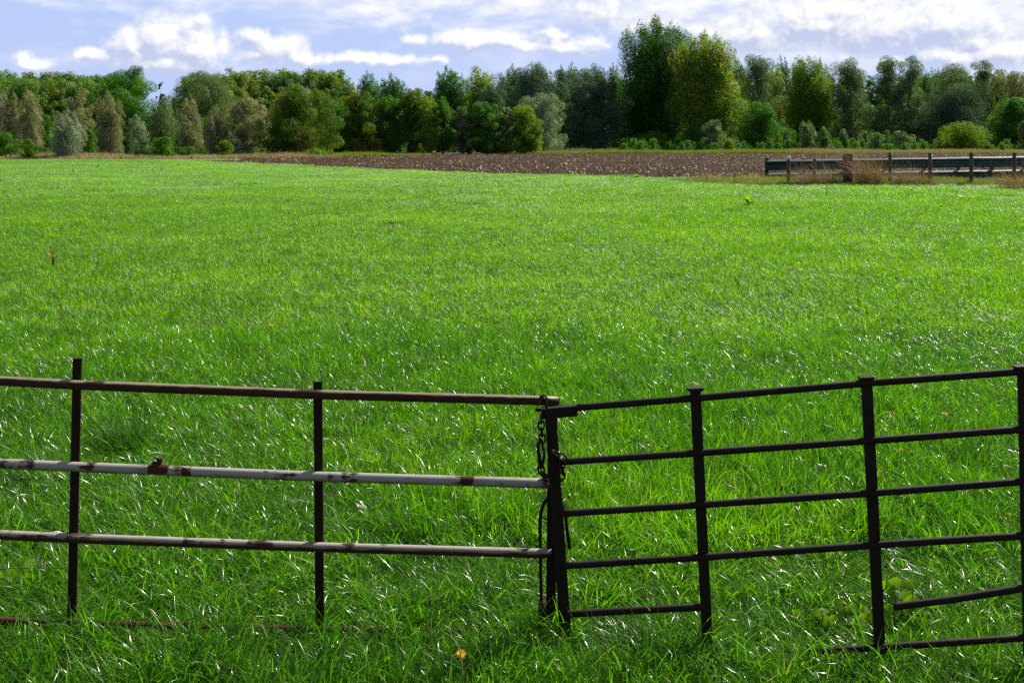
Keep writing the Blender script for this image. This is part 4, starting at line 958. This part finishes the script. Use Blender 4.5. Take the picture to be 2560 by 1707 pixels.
# tall grass tufts in the meadow
def tuft(px, py, wpx, hpx, label, seed):
    D = GD(py); rng = np.random.default_rng(seed); w_ = wpx*D/F; h = hpx*D/F
    v, q, t, r = blades(rng, 300, w_*.8, h*.45, h*.95, .003, .0065, 5, 7, spread=w_*.16, droop=(.2, 1.2), tilt=(0, .5))
    o = link('grass_tuft', np_mesh('grass_tuft', v, q, L['tuft'], {'rnd': r}, t, smooth=True)); o.location = ((px-CX)*D/F, D, 0)
    return tag(o, label, 'grass tuft')
tuft(214, 655, 70, 34, 'dark grass tuft right of the tall dock plant on the left', 1)
tuft(732, 640, 62, 34, 'dark grass tuft in the middle of the field, left half', 2)
tuft(862, 698, 80, 30, 'wide grass tuft nearer than the dark one, left half', 3)
tuft(318, 1128, 120, 130, 'tall dark green grass tuft behind the gate, right of its leftmost upright', 4)
tuft(2440, 1180, 100, 110, 'tall dark grass tuft behind the right end of the iron fence', 5)

# ------------------------------------------------------------------ weeds and flowers
def leaf_shape(mb, base, d, up, ln, wd, n=7, bend=.5, fold=.25, teeth=0, rng=random):
    d = Vector(d).normalized(); up = Vector(up); up = (up-d*up.dot(d)).normalized(); s_ = d.cross(up)
    vs = []; fs = []
    for i in range(n+1):
        f = i/n; c = Vector(base)+d*(ln*f)+up*(-bend*ln*f*f*.5)
        wv = wd/2*max(.02, math.sin(math.pi*min(1, f*.92+.06)**.8))
        if teeth: wv *= 1+(teeth if i % 2 else -teeth)
        vs += [c-s_*wv+up*fold*wv, c, c+s_*wv+up*fold*wv]
    for i in range(n):
        a = i*3; fs += [(a, a+1, a+4, a+3), (a+1, a+2, a+5, a+4)]
    mb.add(vs, fs, True)
def mb_rnd(mb, name, mat, parent, rng, per=None):
    me = mb.mesh(name, mat); at = me.attributes.new('rnd', 'FLOAT', 'POINT')
    n = len(mb.v); per = per or n; at.data.foreach_set('value', np.repeat(rng.random(n//per+1), per)[:n].astype(np.float32))
    o = bpy.data.objects.new(name, me); COL.objects.link(o); o.parent = parent; return o

def dock(px, py, hpx, wpx, label, seed, leaf='dock', nleaf=12, spikes=0, name='dock_plant', broad=.32):
    D = GD(py); rng = np.random.default_rng(seed); h = hpx*D/F; w_ = wpx*D/F/2
    t = thing(name, label, 'plant', ((px-CX)*D/F, D, 0))
    mb = MB()
    for i in range(nleaf):
        an = i*2.4+rng.uniform(-.4, .4); e = rng.uniform(.2, 1.35); ln = w_*rng.uniform(.35, 1.0)
        d = (math.cos(an)*math.cos(e), math.sin(an)*math.cos(e), math.sin(e))
        z = h*(.1 if not spikes else rng.uniform(.05, .5))
        leaf_shape(mb, (d[0]*.1*w_, d[1]*.1*w_, z), d, (0, 0, 1), ln, ln*broad*rng.uniform(.8, 1.2), bend=rng.uniform(.2, 1.0))
    mb_rnd(mb, 'leaves', L[leaf], t, rng, 24)
    if spikes:
        mb = MB()
        for i in range(spikes):
            a = rng.uniform(0, 6.28); rr_ = .18*w_; tx = math.cos(a)*rr_*2.4; ty = math.sin(a)*rr_*2.4; hh = h*rng.uniform(.75, 1)
            mb.tube([(0, 0, -.02), (tx*.4, ty*.4, hh*.5), (tx, ty, hh)], [.006, .005, .002], 5)
            for k in range(14):
                f = rng.uniform(.5, 1); o = Vector((tx*f+rng.normal(0, .012), ty*f+rng.normal(0, .012), hh*f))
                leaf_shape(mb, o, (rng.normal(), rng.normal(), .6), (0, 0, 1), .035, .02, n=2)
        mb_rnd(mb, 'seed_spike', L['drystem'], t, rng, 9)
    return t
dock(134, 678, 58, 46, 'tall dark dock with brown seed spikes in the field on the far left', 1, nleaf=16, spikes=3)
dock(183, 436, 16, 14, 'distant brown weed, third from left near the far edge of the field', 2, nleaf=8, spikes=3)
dock(150, 447, 12, 16, 'distant light green weed left of the brown one', 3, leaf='weed', nleaf=10)
dock(404, 432, 18, 14, 'distant brown weed, taller of a pair before the round bush', 4, nleaf=8, spikes=3)
dock(383, 433, 11, 9, 'distant small brown weed, shorter of a pair before the round bush', 5, nleaf=6, spikes=2)
dock(327, 437, 7, 18, 'flat green weed left of the distant pair of brown weeds', 6, nleaf=8)
dock(242, 421, 8, 26, 'low wide weed farthest away in the left field', 7, nleaf=10)
dock(250, 512, 14, 24, 'green dock rosette alone in the pale part of the left field', 8, leaf='weed', nleaf=12)
dock(1872, 520, 26, 66, 'spreading dock plant with a red spike in the right of the field', 9, leaf='weed', nleaf=18, spikes=1)
dock(2548, 518, 22, 44, 'yellow green dock rosette at the right edge of the field', 10, leaf='weed', nleaf=14)
dock(2200, 462, 22, 34, 'leafy green weed in the grass below the brown tussocks', 11, leaf='weed', nleaf=14)
dock(1836, 466, 42, 18, 'reddish brown dock spike at the field edge left of the guard rail', 12, nleaf=6, spikes=3)
dock(2066, 494, 50, 16, 'thin brown dock spike in the grass left of the thick post', 13, nleaf=4, spikes=2)
dock(1766, 455, 30, 22, 'green weed with brown tip on the near edge of the ploughed field', 14, leaf='weed', nleaf=10, spikes=2)
dock(1590, 447, 9, 40, 'low bright weed patch on the near edge of the ploughed field', 15, leaf='weed', nleaf=26)

def broadleaf(px, py, wpx, n, label, seed, hpx=60, size=26, name='broadleaf_weed', Y=None):
    D = Y or GD(py); rng = np.random.default_rng(seed); t = thing(name, label, 'plant', ((px-CX)*D/F, D, 0)); k = D/F
    mb = MB(); st = MB()
    for i in range(n):
        x = rng.uniform(-.5, .5)*wpx*k; y = rng.uniform(-.5, .5)*.16; z = rng.uniform(.30, 1)*hpx*k*(1-1.2*abs(x/(wpx*k))**1.5)
        an = rng.uniform(0, 6.28); ln = size*k*rng.uniform(.55, 1.35); d = (math.cos(an), math.sin(an)*.7-.3, rng.uniform(-.2, .4))
        leaf_shape(mb, (x, y, z), d, (rng.normal(0, .4), -1+rng.normal(0, .3), .5), ln, ln*rng.uniform(.6, .9), n=8, bend=.4, fold=.15, teeth=.06)
        st.tube([(0, 0, -.012), (x*.8, y*.9, z*.6), (x, y, z)], [.0022, .0018, .0012], 5)
    mb_rnd(mb, 'leaves', L['weed'], t, rng, 27); mb_rnd(st, 'stems', L['dock'], t, rng, 15)
    return t
broadleaf(2085, 1585, 150, 34, 'light green broad leaved weed left of the third fence post', 1, hpx=85)
broadleaf(2255, 1575, 160, 44, 'light green broad leaved weed beneath the broken rail', 2, hpx=125)
broadleaf(2185, 1600, 50, 12, 'small light green weed right at the foot of the third fence post', 3, hpx=70)
bram = broadleaf(52, 1470, 130, 9, 'runner with big bluish green leaves at the left edge below the lower rail', 4, hpx=60, size=34, name='bramble_runner')
mb = MB(); mb.tube([P(-20, 1425, 3.8), P(30, 1419, 3.8), P(90, 1420, 3.8), P(130, 1420, 3.75), P(172, 1416, 3.75)], .0022, 6)
o = mb.mesh('runner', L['straw']); ob_ = bpy.data.objects.new('runner', o); COL.objects.link(ob_); ob_.parent = bram; ob_.location = -Vector(bram.location)

def dandelion(px, py, dia, label, seed, stem_to=None, nod=0., Y=None):
    """px,py is the flower head; the stem goes down into the grass"""
    rng = np.random.default_rng(seed); D = Y or GD(py+75); c = P(px, py, D); k = D/F; r = dia*k/2
    t = thing('dandelion', label, 'flower', (c.x, D, 0))
    lc = Vector((0, 0, c.z))
    mb = MB(); nx = Vector((rng.uniform(-.3, .3), -.35-nod, .85)).normalized(); s0 = nx.cross(Vector((0, 1, .1))).normalized(); s1 = nx.cross(s0)
    for ring, (rr_, e, nn) in enumerate(((1, .12, 18), (.78, .45, 15), (.5, .9, 10))):
        for i in range(nn):
            a = 2*math.pi*i/nn+ring*.2; d = (s0*math.cos(a)+s1*math.sin(a))*math.cos(e)+nx*math.sin(e)
            leaf_shape(mb, lc, d, nx, r*rr_*rng.uniform(.85, 1.1), r*.22, n=4, bend=.2, fold=.1)
    mb_rnd(mb, 'petals', L['yellow'], t, rng, 15)
    mb = MB(); mb.tube([lc, (.004, .01, c.z*.5), (.012, .02, -.02)], [.0022, .002, .0022], 6)
    mb.tube([lc-nx*.012, lc-nx*.004, lc], [.002, r*.35, r*.3], 8)
    mb_rnd(mb, 'stem', L['weed'], t, rng)
    return t
dandelion(1152, 1634, 30, 'largest dandelion flower, in the grass in front of the gate', 1, nod=.1, Y=3.04)
dandelion(2361, 1034, 17, 'dandelion flower seen through the upper gap of the iron fence, far right', 2)
dandelion(2253, 1124, 13, 'dandelion flower just under the second rail of the iron fence', 3)
dandelion(2111, 1506, 9, 'tiny closed dandelion above the light green weed', 4)
dandelion(677, 813, 12, 'yellow flower in the open field above the gate', 5)
mb = MB(); mb.tube([P(1126, 1592, 3.02), P(1133, 1596, 3.02), P(1145, 1612, 3.02), P(1151, 1632, 3.02), P(1155, 1665, 3.02), P(1158, 1705, 3.02), P(1160, 1740, 3.02)], [.0012, .0018, .002, .0022, .0022, .0024, .0026], 7)
me = mb.mesh('bare_stem', L['straw']); at = me.attributes.new('rnd', 'FLOAT', 'POINT'); at.data.foreach_set('value', np.full(len(mb.v), .7, np.float32))
tag(link('bare_stem', me), 'bare bent dandelion stem crossing the largest dandelion flower', 'stem')
def ragwort(px, py, hpx, wpx, n, label, seed):
    D = GD(py); rng = np.random.default_rng(seed); k = D/F; t = thing('ragwort', label, 'flower', ((px-CX)*D/F, D, 0)); fl = MB(); st = MB()
    for i in range(n):
        x = rng.normal(0, .3)*wpx*k; y = rng.normal(0, .03); z = hpx*k*rng.uniform(.55, 1)
        st.tube([(0, 0, -.01), (x*.5, y*.5, z*.55), (x, y, z)], [.002, .0017, .001], 5)
        for j in range(9):
            a = j*.7; leaf_shape(fl, (x, y, z), (math.cos(a), math.sin(a), .25), (0, 0, 1), .012, .006, n=2)
    mb_rnd(fl, 'petals', L['yellow'], t, rng, 9); mb_rnd(st, 'stems', L['dock'], t, rng, 15)
ragwort(217, 790, 34, 36, 12, 'yellow flowering ragwort at the left of the field', 1)
ragwort(1613, 668, 16, 20, 5, 'small yellow ragwort in the middle distance left of centre right', 2)
def white_scrap(px, py, dia, label, seed, upr):
    D = GD(py+6); rng = np.random.default_rng(seed); k = D/F; r = dia*k/2; mb = MB()
    for i in range(7):
        a = i*.9+rng.uniform(-.3, .3); e = upr+rng.uniform(-.3, .3)
        leaf_shape(mb, (0, 0, .08), (math.cos(a)*math.cos(e), math.sin(a)*math.cos(e), math.sin(e)), (0, 0, 1), r*2*rng.uniform(.7, 1.1), r*.9, n=5, bend=.7)
    me = mb.mesh('white_flower', L['white']); at = me.attributes.new('rnd', 'FLOAT', 'POINT'); at.data.foreach_set('value', rng.random(len(mb.v)).astype(np.float32))
    o = link('white_flower', me); o.location = ((px-CX)*D/F, D, .03); tag(o, label, 'flower')
white_scrap(2406, 500, 15, 'white pointed flower, left of two, before the last fence posts', 1, .9)
white_scrap(2428, 497, 11, 'white round flower, right of two, before the last fence posts', 2, .4)
